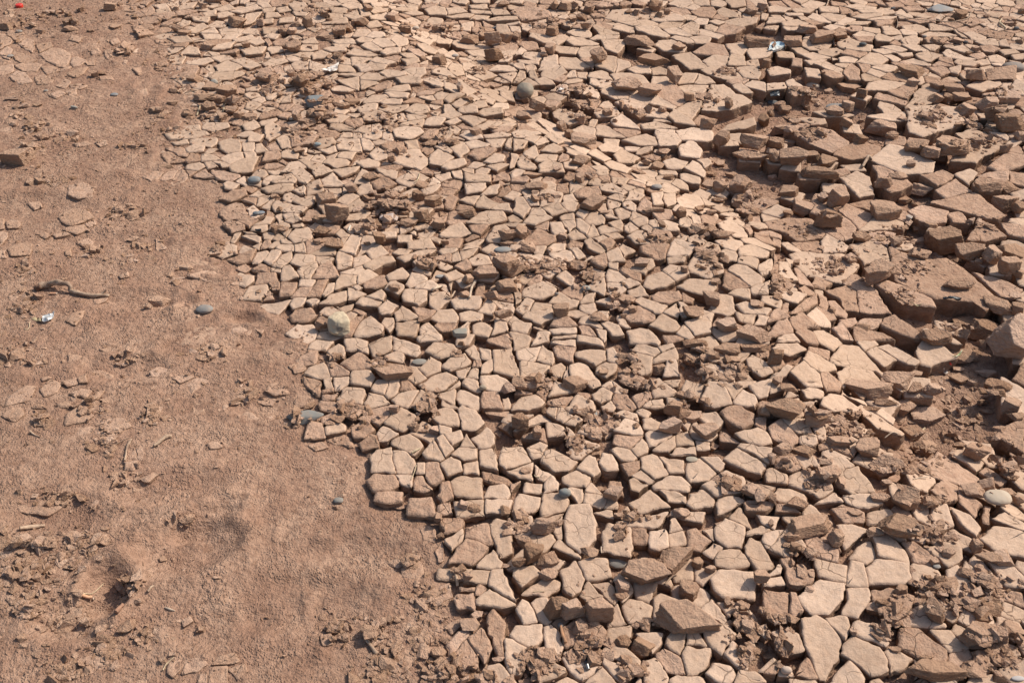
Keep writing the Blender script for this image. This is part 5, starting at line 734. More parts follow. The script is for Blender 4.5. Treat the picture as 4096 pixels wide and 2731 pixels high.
# ------------------------------------------------------------------ stones
import bmesh
LAND = []     # landmarks used to tell plates and clods apart: (u, v, words)
stones = []
for i, (ox, oy, a0, b0, a1, b1, lab, colr, hf) in enumerate(ST):
    k = 4.355; g = np.random.default_rng(900+i)
    u0, v0, u1, v1 = ox+a0*k, oy+b0*k, ox+a1*k, oy+b1*k
    x, y, z, W, Dp, Hz = size_from_view(u0, v0, u1, min(v1, 2725), hmin=.2, hmax=.75, dr=.7)
    D, F = ICO[4]
    s = i*3.7
    ang = 'slab' in lab or 'angular' in lab or 'slate' in lab or 'blocky' in lab
    if 'long' in lab:
        Dp *= 1.0
    if ang or 'lumpy' in lab or 'long blue grey' in lab:
        V, F = clod_geo((W, Dp, Hz), 4, g, rough=1.6 if 'lumpy' in lab else .7, pwr=9 if 'angular' not in lab else 20)
    else:
        r = 1+.07*noise3(D[:, 0]*1.3+s, D[:, 1]*1.3, D[:, 2]*1.3, 61)+.02*noise3(D[:, 0]*4+s, D[:, 1]*4, D[:, 2]*4, 62)
        V = np.sign(D)*np.abs(D)**.92*r[:, None]; V = V/(V.max(0)-V.min(0))*np.array([W, Dp, Hz])
        V[:, 2] -= V[:, 2].min(); V[:, :2] -= (V[:, :2].max(0)+V[:, :2].min(0))/2
    dust = (.37, .25, .175)
    m = simple('stone_%d' % i, colr, rough=.75, bump=.25, sc=55, c2=tuple(.55*a_+.45*b_ for a_, b_ in zip(colr, dust)), mixlo=.46, mixhi=.66, spec=.3)
    if 'spot' in lab and 'dark round' in lab:
        nt_ = m.node_tree; b_ = nt_.nodes['Principled BSDF']; src = b_.inputs['Base Color'].links[0].from_socket
        tc = N(nt_, 'ShaderNodeTexCoord'); dd = N(nt_, 'ShaderNodeVectorMath', operation='DISTANCE'); nt_.links.new(tc.outputs['Object'], dd.inputs[0])
        dd.inputs[1].default_value = (.005, -Dp*.30, Hz*.62)
        rr = N(nt_, 'ShaderNodeMapRange'); nt_.links.new(dd.outputs['Value'], rr.inputs[0]); rr.inputs[1].default_value = W*.16; rr.inputs[2].default_value = W*.2
        rr.inputs[3].default_value = .85; rr.inputs[4].default_value = 0
        mx = N(nt_, 'ShaderNodeMix', data_type='RGBA'); nt_.links.new(rr.outputs[0], mx.inputs['Factor']); nt_.links.new(src, mx.inputs[6]); mx.inputs[7].default_value = (.17, .15, .13, 1)
        nt_.links.new(mx.outputs[2], b_.inputs['Base Color'])
    me = make_mesh('stone', V, [F], [m])
    link('stone' if W > .035 else 'pebble', me, (x, y, z-Hz*(.12 if 'half buried' not in lab else .4)), label=lab, cat='stone' if W > .035 else 'pebble')
    stamp([(x+.45*W*math.cos(a), y+.45*Dp*math.sin(a)) for a in np.linspace(0, 2*math.pi, 12)[:-1]], lambda X, Y, z=z+Hz*.7: X*0+z, occ=False)
    stones.append((x, y, z, W, Dp, Hz))
    LAND.append(((u0+u1)/2, (v0+v1)/2, lab, i))
# ------------------------------------------------------------------ sticks, straw and litter
def tube_geo(pts, rad, seg=10, jit=.0, seed=0, cap=True):
    P = np.array(pts, float)
    # resample with a smooth curve
    n = len(P); m = (n-1)*6+1 if n > 2 else 8
    t = np.linspace(0, n-1, m); i = np.clip(t.astype(int), 0, n-2); f = (t-i)[:, None]
    p0 = P[np.clip(i-1, 0, n-1)]; p1 = P[i]; p2 = P[i+1]; p3 = P[np.clip(i+2, 0, n-1)]
    C = .5*((2*p1)+(-p0+p2)*f+(2*p0-5*p1+4*p2-p3)*f*f+(-p0+3*p1-3*p2+p3)*f**3)
    rd = np.interp(t, np.linspace(0, n-1, len(rad)), rad)
    T = np.gradient(C, axis=0); T /= np.linalg.norm(T, axis=1)[:, None]
    up = np.array([0, 0, 1.]); A = np.cross(T, up); A /= np.linalg.norm(A, axis=1)[:, None]+1e-9; B = np.cross(A, T)
    a = np.linspace(0, 2*math.pi, seg, endpoint=False)
    V = []
    for q in range(m):
        rr = rd[q]*(1+jit*noise2(np.cos(a)*1.5+q*.35+seed, np.sin(a)*1.5+seed, 71))
        V.append(C[q]+(A[q]*np.cos(a)[:, None]+B[q]*np.sin(a)[:, None])*rr[:, None])
    V = np.vstack(V+[C[:1], C[-1:]])
    s = np.arange(seg); s2 = (s+1) % seg; F = [np.vstack([np.column_stack([q*seg+s, q*seg+s2, (q+1)*seg+s2, (q+1)*seg+s]) for q in range(m-1)])]
    F.append(np.vstack([np.column_stack([s2, s, np.full(seg, m*seg)]), np.column_stack([(m-1)*seg+s, (m-1)*seg+s2, np.full(seg, m*seg+1)])]))
    return V, F
def W3(ox, oy, a, b, lift=0.0):
    x, y, z = at_surf(ox+a*4.355, oy+b*4.355)
    return (x, y, z+lift)
def stick(name, org, pts, rad, mat, label, cat, jit=.1, seg=8, lift=.5, parent=None, flat=False):
    rad = [q*.78 for q in rad]
    P = [W3(*org, a, b) for a, b in pts]
    if flat:
        zf = min(P[-1][2], P[0][2]); P = [(*at0(org[0]+a*4.355, org[1]+b*4.355, zf), zf) for a, b in pts]
    # a stiff stick lies on the highest spots
    z = np.array([p[2] for p in P]); lin = np.linspace(z[0], z[-1], len(z)) if len(z) > 1 else z
    hi = float(np.max(z-lin)); r_ = np.interp(np.linspace(0, 1, len(P)), np.linspace(0, 1, len(rad)), rad)
    if len(P) == 2: P = [P[0], tuple((np.array(P[0])+np.array(P[1]))/2), P[1]]; z = np.array([p[2] for p in P]); r_ = np.interp([0, .5, 1], np.linspace(0, 1, len(rad)), rad)
    P = [(p[0], p[1], float(max(zz, np.median(z)-.004))+rr*(.7+lift)) for p, zz, rr in zip(P, z, r_)]
    V, F = tube_geo(P, r_, seg, jit, seed=len(label))
    c = V.mean(0)
    me = make_mesh(name, V-c, F, [mat])
    if parent is not None:
        return link(name, me, tuple(c-np.array(parent.location)), parent=parent)
    return link(name, me, tuple(c), label=label, cat=cat)
M_WOOD = simple('driftwood', (.25,.165,.115), .8, .9, 40, (.40,.28,.195), mixlo=.42, mixhi=.58)
M_PALEWOOD = simple('pale_stalk', (.50,.36,.25), .8, .6, 80, (.33,.22,.15))
M_STRAW = simple('straw', (.55,.42,.27), .7, .3, 90)
M_BONE = simple('bleached_stalk', (.55,.42,.31), .7, .3, 60)
M_BROWN = simple('brown_twig', (.2,.11,.07), .8, .5, 90)
M_RED = simple('red_plastic', (.62,.035,.02), .35, .05, 30, (.55,.04,.025))
M_WHITE = simple('white_film', (.72,.66,.6), .4, .3, 60, (.6,.5,.42))
M_SILV = simple('silver_foil', (.55,.56,.56), .38, .6, 70, (.40,.38,.36), metal=.35)
M_LBLUE = simple('blue_film', (.36,.50,.57), .3, .1, 10, (.60,.58,.53), mixlo=.42, mixhi=.6)
M_BROWNF = simple('brown_film', (.30,.16,.09), .4, .3, 45)
M_FILT = simple('cigarette_filter', (.62,.33,.19), .7, .1, 120, (.58,.33,.2))
M_ASH = simple('cigarette_end', (.6,.47,.36), .9, .3, 300)
M_DARK = simple('dark_plastic', (.025,.027,.032), .35, .2, 60, (.05,.05,.055))
M_STEEL = simple('pen_steel', (.3,.29,.28), .35, .1, 60, metal=.8)
M_BAG = simple('black_film', (.03,.036,.043), .35, .2, 12, (.06,.068,.075))
M_GREEN = simple('yellow_green_film', (.48,.50,.22), .4, .5, 60, (.6,.55,.4))
M_STRING = simple('string', (.44,.33,.24), .8, .3, 200)
M_LEAF = simple('dry_leaf', (.42,.33,.19), .7, .5, 60)
# red bottle cap
def lathe(prof, seg=40, ribs=0, rib=0):
    V = []; a = np.linspace(0, 2*math.pi, seg, endpoint=False)
    for (r_, z_, k_) in prof:
        rr = r_+(rib*(np.cos(a*ribs)) if k_ else 0*a)
        V.append(np.column_stack([rr*np.cos(a), rr*np.sin(a), np.full(seg, z_)]))
    V = np.vstack(V); s = np.arange(seg); s2 = (s+1) % seg
    F = [np.vstack([np.column_stack([q*seg+s, q*seg+s2, (q+1)*seg+s2, (q+1)*seg+s]) for q in range(len(prof)-1)])]
    return V, F
x, y, z = W3(0, 0, 17.3, 7.8)
V, F = lathe([(.0145,0,0),(.0148,.001,1),(.0148,.0095,1),(.0138,.0125,0),(.012,.013,0),(.006,.013,0),(.0002,.013,0)], 64, 16, .0004)
link('bottle_cap', make_mesh('bottle_cap', V, F, [M_RED]), (x, y+.01, z-.001), label='bright red plastic bottle cap on the dirt in the top left corner', cat='bottle cap')
LAND.append((75, 28, 'bright red bottle cap', -1))
# crumpled sheets: outline in the view, draped on what lies below
def sheet(name, org, pts, mat, label, cat, lift=.006, crumple=.006, thick=.0006, parent=None, n=14):
    P = np.array([W3(*org, a, b) for a, b in pts]); c = P.mean(0)
    zb = float(np.median(P[:, 2]))+lift
    O = outline(P[:, :2], .004, .1); m = len(O); rings = []
    cc = O.mean(0); ks = [1, .85, .68, .5, .32, .15]
    for k in ks:
        Q = cc+(O-cc)*k
        zz = np.maximum(surf(Q[:, 0], Q[:, 1]), zb-lift)*.35+.65*zb
        zz = zz+crumple*np.abs(noise2(Q[:, 0]*55, Q[:, 1]*55, 81))+crumple*.35*noise2(Q[:, 0]*140, Q[:, 1]*140, 82)
        rings.append(np.column_stack([Q, zz]))
    V = np.vstack(rings+[[[cc[0], cc[1], rings[-1][:, 2].mean()]]]); nv = len(V)
    V2 = V.copy(); V2[:, 2] -= thick*3; s = np.arange(m); s2 = (s+1) % m
    F = []
    for q in range(len(ks)-1): F.append(np.column_stack([q*m+s, q*m+s2, (q+1)*m+s2, (q+1)*m+s]))
    tri = np.column_stack([(len(ks)-1)*m+s, (len(ks)-1)*m+s2, np.full(m, nv-1)])
    F = [np.vstack(F), tri, np.vstack(F)[:, ::-1]+nv, tri[:, ::-1]+nv, np.column_stack([s2, s, s+nv, s2+nv])]
    V = np.vstack([V, V2]); c = V.mean(0)
    me = make_mesh(name, V-c, F, [mat], smooth=False)
    if parent is not None: return link(name, me, tuple(c-np.array(parent.location)), parent=parent)
    return link(name, me, tuple(c), label=label, cat=cat)
o = sheet('sachet', (1024,0), [(60,67),(66,64),(77,61),(75,65),(71,69),(62,68)], M_WHITE, 'torn white and silver sachet lying on small plates at upper left', 'wrapper')
LAND.append((1320, 283, 'torn white sachet', -1))
e = bpy.data.objects.new('crushed_bottle', None); COL.objects.link(e); bx_, by_, bz_ = W3(3072,0,7.5,45); e.location = (bx_, by_, bz_)
e['label'] = 'crushed pale blue plastic bottle in the dirt hollow'; e['category'] = 'bottle'
sheet('bottle_body', (3072,0), [(1,44),(3,41.2),(9,40.8),(14.5,42.5),(15,45),(11,47.3),(4,47.3),(1,46)], M_LBLUE, '', '', lift=.016, crumple=.005, thick=.003, parent=e)
sheet('bottle_mark', (3072,0), [(3,43.5),(5.5,42.5),(7,45),(4.5,46.3)], M_BROWNF, '', '', lift=.0225, crumple=.003, thick=.001, parent=e)
stick('bottle_neck', (3072,0), [(2.4,46.6),(0,47.4)], [.006,.0055], M_LBLUE, '', '', parent=e)
LAND.append((3105, 192, 'crushed blue bottle', -1))
sheet('paper_scrap', (2048,0), [(43,84),(44.5,82),(48,82.5),(47,84.5),(44,85.5)], M_WHITE, 'small white paper scrap in the soil hollow near the top', 'scrap')
LAND.append((2246, 365, 'white paper scrap', -1))
e = bpy.data.objects.new('metallic_leaf', None); COL.objects.link(e); e.location = W3(0,683,45,137)
e['label'] = 'silvery blue folded leaf with dry stem on the left dirt'; e['category'] = 'leaf'
sheet('leaf_blade', (0,683), [(39.5,140.3),(41,135),(46,133),(51,131.2),(49.5,137),(45,140)], M_SILV, '', '', lift=.008, crumple=.008, parent=e)
sheet('leaf_sheath', (0,683), [(29,137.5),(33,136.3),(38,137.5),(39,140),(35,139.5)], M_LEAF, '', '', lift=.004, parent=e)
stick('stem', (0,683), [(31,137.5),(27.5,140),(27.3,144),(25,146.5),(22.5,145.5)], [.0022,.0014], M_STRAW, '', '', parent=e)
LAND.append((196, 1275, 'silvery folded leaf', -1))
e = bpy.data.objects.new('plastic_bag', None); COL.objects.link(e); e.location = W3(3072,683,163,132)
e['label'] = 'torn black plastic bag tucked under a giant slab'; e['category'] = 'bag'
sheet('bag_film', (3072,683), [(155,131),(159,128),(165,129),(172,131),(171,134.5),(163,135),(158,133.5)], M_BAG, '', '', lift=.008, crumple=.009, thick=.001, parent=e)
sheet('bag_flap', (3072,683), [(159,132),(166,131),(172,134),(164,135.5)], M_BAG, '', '', lift=.014, crumple=.005, thick=.001, parent=e)
LAND.append((3785, 1260, 'torn black bag', -1))
e = bpy.data.objects.new('sweet_wrapper', None); COL.objects.link(e); e.location = W3(3072,1366,168,26)
e['label'] = 'crumpled yellow green and red sweet wrapper on the soil'; e['category'] = 'wrapper'
sheet('green_part', (3072,1366), [(166,22),(169,19.5),(173,22),(171.5,25.5),(167,25)], M_GREEN, '', '', lift=.008, crumple=.009, thick=.001, parent=e)
sheet('red_part', (3072,1366), [(163,26.5),(168.5,25),(169,26.8),(165,29)], M_RED, '', '', lift=.006, crumple=.006, parent=e)
sheet('white_part', (3072,1366), [(160,27.5),(163,27),(165,30),(163,31.5),(160.5,29.5)], M_WHITE, '', '', lift=.003, crumple=.006, parent=e)
LAND.append((3800, 1470, 'crumpled sweet wrapper', -1))
sheet('dark_film', (3072,0), [(0,94),(4,91.5),(9,91),(9.5,94),(4,96.5),(1,97)], M_BAG, 'scrap of dark film beside the dark grey stone', 'scrap', lift=.01, crumple=.005)
sheet('pale_leaf', (3072,683), [(126,134),(130,133),(136,135),(136,139),(132,140),(128,137)], M_LEAF, 'curled dry pale leaf beside the biggest corner slab', 'leaf', lift=.008, crumple=.007)
# driftwood
e = bpy.data.objects.new('driftwood_stick', None); COL.objects.link(e); e.location = W3(0,683,65,108)
e['label'] = 'bent brown driftwood stick lying on the bare dirt'; e['category'] = 'stick'
def raised(name, org, pts, rad, mat, par, jit=.38, seg=16):
    rad = [q*.82 for q in rad]
    P = []
    for a, b, h in pts:
        q = at0(org[0]+a*4.355, org[1]+b*4.355, float(W3(*org, a, b)[2])+h)
        P.append((q[0], q[1], float(flo(*q))+h))
    V, F = tube_geo(P, rad, seg, jit, seed=3); c = V.mean(0)
    return link(name, make_mesh(name, V-c, F, [mat]), tuple(c-np.array(par.location)), parent=par)
raised('branch', (0,683), [(37,106.5,.008),(44,104,.012),(51,102.5,.018),(57,103.3,.022),(62,103.8,.022),(65,107,.015),(65,110,.008),(70,112,.007),(77,113.3,.007),(85,113.7,.007),(92,113.5,.008),(100,113.3,.007)], [.0115,.0105,.0105,.0085,.0075,.0078,.009,.0078,.007,.0065,.0065,.0045], M_WOOD, e)
raised('side_twig', (0,683), [(93,113,.008),(95,110.5,.013),(97.5,108,.02)], [.0048,.0036,.002], M_WOOD, e)
raised('root_knot', (0,683), [(31,108,.006),(34,107,.008),(38,106.5,.009)], [.004,.011,.009], M_BROWN, e, jit=.6)
LAND.append((290, 1150, 'bent driftwood stick', -1))
def butt(org, a, b, label):
    e = bpy.data.objects.new('cigarette_butt', None); COL.objects.link(e); e.location = W3(*org, *a)
    e['label'] = label; e['category'] = 'cigarette butt'; e['group'] = 'cigarette butts'
    p = np.array(a); q = np.array(b); m_ = p+(q-p)*.9
    stick('filter', org, [tuple(p), tuple(m_)], [.0042,.0042], M_FILT, '', '', jit=.03, seg=14, parent=e)
    stick('torn_end', org, [tuple(m_), tuple(q)], [.0041,.0038], M_ASH, '', '', jit=.1, seg=14, parent=e)
butt((0,683), (46.5,113.8), (53,114), 'orange cigarette butt just below the driftwood stick')
butt((0,2048), (76.5,78.8), (87,80.8), 'dusty cigarette butt beside the round footprint at lower left')
LAND.append((355, 2395, 'dusty cigarette butt', -1))
MM = {'M_CLODROLL': simple('rolled_mud', (.36,.2,.13), .9, .5, 60), 'M_WHITEST': simple('white_stalk', (.7,.62,.52), .6), 'M_PALEBR': simple('orange_splinter', (.42,.22,.12), .7)}
S_ = [
('twig',(0,1366),[(121,91),(117.5,97),(116,104),(115,110)],[.0045,.0035,.003],M_WOOD,'short curved grey brown twig on the left dirt','twig'),
('twig',(0,1366),[(119,89),(112,92),(105,95.5)],[.0015,.0012],M_WOOD,'thin straight twig pointing at the curved twig','twig'),
('bone_shaped_stick',(0,1366),[(141.5,97),(148,92.5),(153,89),(158,87.5)],[.0045,.005,.0065,.0035],M_PALEWOOD,'pale peeled stick with forked end on the bare dirt','stick'),
('twig',(0,1366),[(28,83.5),(32,86),(37.5,88.2)],[.004,.0022,.0015],M_PALEWOOD,'small pale twig below the flat lumps at far left','twig'),
('straw_stalk',(0,2048),[(77,76.5),(84,75.5),(89,72),(96,67)],[.0018,.0014,.001],M_STRAW,'thin bent straw across the round footprint','straw'),
('mud_roll',(0,2048),[(107,93),(110,89.5),(113,86)],[.006,.006,.0055],MM['M_CLODROLL'],'short brown rolled stub beside the footprint','stub'),
('twig',(0,2048),[(136.5,74),(139.5,70.5),(142,68)],[.004,.003,.002],M_PALEWOOD,'short tapered wood chip right of the footprint','wood chip'),
('flat_stalk',(0,2048),[(19,17),(30,15),(42,13.3)],[.006,.0055,.004],M_PALEWOOD,'flat pale stalk above a split clod at lower left','stalk'),
('straw_stalk',(0,2048),[(150,145.5),(153,140),(160.5,132.5)],[.0018,.002,.0014],M_STRAW,'curved yellow straw near the bottom of the dirt','straw'),
('twig',(0,2048),[(151.5,88),(155.5,89.5),(161,91.3)],[.0015,.0028,.002],M_BONE,'small bleached twig among pale lumps on the dirt','twig'),
('cut_stick',(1024,2048),[(98.5,112.5),(104,121),(111,131)],[.0042,.0045,.0046],M_PALEWOOD,'straight pale cut stick below a cluster of small clods','stick'),
('cut_stick',(1024,2048),[(183,54),(184.5,62),(185.3,71.5)],[.0045,.004,.0035],M_PALEWOOD,'upright pale stick along the border of the plates','stick'),
('stalk',(1024,683),[(86.7,51.5),(85,56.5)],[.0035,.0035],MM['M_WHITEST'],'short white stalk in the shade of the dark boulder','stalk'),
('straw_stalk',(1024,683),[(150.5,2.5),(148.5,9),(145.5,15)],[.0015,.003,.0015],M_STRAW,'upright straw between clods above the boulder','straw'),
('stalk',(1024,683),[(162,111.5),(164.5,109.5),(169,108),(172,107)],[.0055,.0045,.0035],M_BONE,'bone coloured stub lying on a mud plate','stub'),
('stalk',(1024,683),[(196,118),(198.5,113.5),(202,108.5)],[.004,.0042,.0045],M_BONE,'bone coloured stalk leaning on rubble','stalk'),
('stalk',(1024,683),[(175,116.5),(179,117.5),(183,117.3)],[.004,.003,.0025],M_PALEWOOD,'pale brown stalk across a crack left of rubble','stalk'),
('black_tube',(1024,683),[(0,57),(3,57.6),(5.5,57.8)],[.0045,.0045],M_DARK,'short black tube at the left border of the plates','tube'),
('straw_stalk',(0,0),[(117,88),(122,86.5),(135,84.5)],[.0009,.0012],M_STRAW,'long thin straw beside the blue grey pebble','straw'),
('cut_stick',(0,0),[(181,107),(182.5,103),(184,99)],[.004,.0035],M_STRAW,'short yellowish stick in the hollow at upper left','stick'),
('cut_stick',(0,0),[(205.5,105),(206.3,99),(207,93.5)],[.004,.0035],M_STRAW,'upright pale stick between stacked clods at upper left','stick'),
('wood_chip',(0,0),[(163,85.5),(166,83.5),(168.5,82)],[.004,.0035],M_PALEWOOD,'flat pale wood chip in front of the mud blocks','wood chip'),
('straw_stalk',(0,0),[(170,86),(177,84.7),(181,84)],[.0025,.002],M_WOOD,'brown stick running towards the stacked clods','stick'),
('straw_stalk',(3072,1366),[(132,91.5),(138,86),(143.5,80.5)],[.0045,.004,.003],M_STRAW,'flat yellowish reed leaning against a clod in the soil channel','reed'),
('straw_stalk',(1024,1366),[(143,103),(146.5,101),(151,98.5)],[.003,.0035,.002],M_STRAW,'yellow straw in front of a pale mud block','straw'),
('straw_stalk',(1024,1366),[(147,114),(146,119),(142.5,127.5)],[.0014,.0014,.0012],M_STRAW,'fine dry grass blade standing in a crack','grass blade'),
('straw_stalk',(1024,1366),[(166,157),(166.5,149),(167.5,142)],[.0025,.0018,.001],M_STRAW,'clump of dry grass in the crack by the dirt border','grass blade'),
('brown_cone',(2048,2048),[(49,121),(47,115),(44.5,108)],[.0045,.0055,.003],MM['M_PALEBR'],'tapered orange brown splinter stuck in a crack','splinter'),
('wood_splinter',(2048,2048),[(140,67.5),(146,63),(151,58.5)],[.002,.003,.002],M_WOOD,'thin wood splinter under the reddish clod','splinter'),
('straw_stalk',(2048,2048),[(19,73.5),(25,73.2),(30,73.4)],[.001,.0012],M_STRAW,'pale straw on the soil left of the paired plates','straw'),
('straw_stalk',(2048,2048),[(81.8,32),(82,37),(82.3,42)],[.0016,.0014],M_BONE,'upright pale grass stem left of the striped stone','grass stem'),
('curled_root',(3072,0),[(214.5,18.5),(212.5,21.5),(213.5,24),(216.5,26),(218,27.5)],[.0025,.004,.0065,.0055,.003],M_STRAW,'pale yellow curled root at the top right','root'),
('straw_stalk',(2048,1366),[(25,128),(22,125),(20.5,122.5)],[.0014,.0012],M_STRAW,'dry straw in the shaded hollow at centre','straw'),
('straw_stalk',(2048,1366),[(183,101.5),(186,101.3),(189.5,100.8)],[.0025,.002],M_STRAW,'short straw lying under the broken clod','straw'),
('twig',(3072,1366),[(104,96.5),(110,95),(116,94)],[.0018,.0014],M_BONE,'slender pale twig in the soil channel','twig'),
('twig',(3072,1366),[(133,127),(138,125.5),(146,126)],[.002,.0014],M_BONE,'fine white twig by the shadow of a large slab','twig'),
('splinter',(3072,0),[(86,155),(90,152),(94,150.5)],[.006,.008,.006],M_WOOD,'brown wooden stub in front of the tall slabs','stub'),
]
for (nm, org, pts, rad, mat, lab, cat) in S_:
    stick(nm, org, pts, rad, mat, lab, cat, jit=.4, seg=10)
LAND += [(3105-1800, 2560, 'cut pale stick', -1)]
LAND[-1] = (1480, 2580, 'straight cut stick', -1)
LAND.append((655, 1770, 'pale forked stick', -1))
# string
def string_at(pts):
    P = [W3(*p) for p in pts]; P = [(a, b, c+.003) for a, b, c in P]
    return tube_geo(P, [.0014, .0014], 6)
V, F = string_at([(3072,0,203,9),(3072,0,202,11),(3072,0,197,9.5),(3072,0,190,9),(3072,0,186,13),(3072,0,184,17),(3072,0,176,20),(3072,0,165,20.8),(3072,0,150,20.5),(3072,0,138,19),(3072,0,128,17),(3072,0,117,18),(3072,0,119,22),(3072,0,118,27)])
c = V.mean(0); link('string', make_mesh('string', V-c, F, [M_STRING]), tuple(c), label='long tangled pale string across the top right plates', cat='string')
# broken pen
e = bpy.data.objects.new('broken_pen', None); COL.objects.link(e); e.location = W3(2048,2048,68,137)
e['label'] = 'dark metal pen lying at the bottom edge of the plates'; e['category'] = 'pen'
stick('barrel', (2048,2048), [(65.2,128),(68.6,140.5)], [.0042,.0046], M_DARK, '', '', jit=0, seg=16, parent=e, flat=True)
stick('tip', (2048,2048), [(68.7,141),(70,145.5)], [.0054,.0048], M_STEEL, '', '', jit=0, seg=16, parent=e, flat=True)
stick('clip', (2048,2048), [(65.9,128),(68.4,137)], [.0016,.0016], M_STEEL, '', '', jit=0, seg=8, lift=3, parent=e, flat=True)
LAND.append((2345, 2640, 'dark pen', -1))

# ------------------------------------------------------------------ labels
SHORT = {0:'small blue grey pebble',1:'blocky grey pebble',6:'blue grey slate',7:'mottled blue stone',8:'dark slate stone',9:'cream pebble',11:'tan grey rounded stone',12:'long light grey slab',14:'dark teardrop pebble',15:'small black pebble',16:'half buried grey stone',17:'beige oval stone',18:'grey oval stone',22:'lone grey oval stone',23:'blue grey border stone',26:'yellow grey lumpy stone',27:'grey green angular stone',28:'smooth blue grey stone',29:'thin blue grey pebble',30:'chalky white stone',31:'green grey oval pebble',34:'whitish round pebble',35:'long blue grey stone',37:'flush grey blue stone',38:'round tan pebble',39:'rusty spotted stone',40:'pebble under a plate',41:'pale green disc stone',43:'cream oval stone',44:'striped grey stone',47:'upright cream stone',48:'whitish corner stone'}
LM = []
for (u, v, w_, i) in LAND:
    if i >= 0 and i not in SHORT: continue
    LM.append((u, v, SHORT[i] if i >= 0 else w_))
ORD = ['nearest', 'second nearest', 'third nearest', 'fourth nearest', 'fifth nearest', 'sixth nearest', 'seventh nearest', 'eighth nearest', 'ninth nearest', 'tenth nearest', 'eleventh nearest', 'twelfth nearest']
def direction(du, dv):
    if abs(du) > abs(dv): return 'right of' if du > 0 else 'left of'
    return 'below' if dv > 0 else 'above'
def assign(things_, noun):
    ranks = [{} for _ in LM]
    for li, (lu, lv, w_) in enumerate(LM):
        D = {}
        for i, t in enumerate(things_):
            du, dv = t['u']-lu, t['v']-lv
            D.setdefault(direction(du, dv), []).append((du*du+dv*dv, i))
        for k_, L in D.items():
            L.sort()
            for r_, (d_, i) in enumerate(L): ranks[li][i] = (k_, r_, d_)
    used = set()
    for i, t in enumerate(things_):
        if not t.get('ind'): continue
        c_ = sorted(range(len(LM)), key=lambda li: ranks[li][i][1]*1e4+ranks[li][i][2]**.5*8)
        for li in c_:
            k_, r_, _ = ranks[li][i]
            key = (k_, r_, li)
            if key not in used: used.add(key); break
        n_ = ORD[r_] if r_ < len(ORD) else 'distant'
        t['label'] = '%s %s, %s one %s the %s' % (t['adj'], noun, n_, k_, LM[li][2])
NUMW = {3:'three', 4:'four', 5:'five', 6:'six', 7:'seven', 8:'eight', 9:'many', 10:'many', 11:'many', 12:'many', 13:'many'}
vis = [p for p in plates if p['in']]
for p in vis:
    P = p['P']; ar = math.sqrt(abs(area(P)))
    q = P-P.mean(0); ev = np.linalg.eigvalsh(q.T@q); el = math.sqrt(ev[1]/max(ev[0], 1e-9))
    sz = 'huge' if ar > .2 else 'broad' if ar > .09 else 'medium' if ar > .055 else 'small'
    p['adj'] = ('thin ' if p['low'] else '')+sz+(' elongated' if el > 2 else ' '+NUMW.get(len(P), 'many')+'-sided')
assign(vis, 'mud plate')
for c in clods:
    W, Dp, Hz = c['dim']
    sz = 'big' if W > .09 else 'medium' if W > .055 else 'small'
    sh = 'flat' if Hz < .38*W else 'upright' if Hz > .95*W else 'squat' if Hz < .6*W else 'blocky'
    c['adj'] = sz+' '+sh+' brown'
assign(clods, 'mud clod')

# ------------------------------------------------------------------ build plates
n_ind = 0; rest = []; far = []
for i, p in enumerate(plates):
    if p['ind']:
        V, F, MI = plate_geo(p, .0055)
        loc = (float(p['c'][0]), float(p['c'][1]), float(p['z']))
        me = make_mesh('mud_plate', V-np.array(loc), F, [M_LOW if p['low'] or p.get('rough') else M_TOP, M_SIDE], MI, np.full(len(V), p['tint']))
        link('mud_plate', me, loc, label=p['label'], cat='mud plate', group='cracked mud plates')
        n_ind += 1
    else:
        ar = abs(area(p['P']))
        V, F, MI = plate_geo(p, .008 if p['in'] else .014, small=ar < .0012 or not p['in'])
        if p['low'] or p.get('rough') or (p.get('fill') and p['P'][0, 0]*1e4 % 3 < 1): MI = [2 if m == 0 else m for m in MI]
        rest.append((V, F, MI, p['tint']))
me = stack(rest, 'cracked_mud', [M_TOP, M_SIDE, M_LOW])
link('cracked_mud', me, label='field of many small pale cracked mud plates between the larger ones', cat='cracked mud', kind='stuff')
# ------------------------------------------------------------------ build clods
items = []
for i, c in enumerate(clods):
    g = np.random.default_rng(500+i)
    W, Dp, Hz = c['dim']; x, y, _ = c['pos']
    px = (c['b'][2]-c['b'][0])/4
    sub = 5 if px > 30 else 4 if px > 12 else 3
    V, F, SK = clod_geo((W, Dp, Hz), sub, g, rough=1.5, skin=True, pwr=(9 if W > .2 else None))
    SK = SK if g.random() < .62 else SK & False
    SK = np.where(SK, 1, 0)
    tint = float(g.normal(-.02, .1))
    if c['ind']:
        me = make_mesh('mud_clod', V, [F], [M_CLOD, M_SKIN2], [SK], np.full(len(V), tint))
        link('mud_clod', me, (x, y, c['z0']), label=c['label'], cat='mud clod', group='loose mud clods')
    else:
        F0, F1 = F[SK == 0], F[SK == 1]
        items.append((V+np.array([x, y, c['z0']]), [F0, F1] if len(F1) else [F0], [0, 1] if len(F1) else [0], tint))
    stamp(c['E'], lambda X, Y, z=c['z0']+Hz*.8: X*0+z, occ=False)
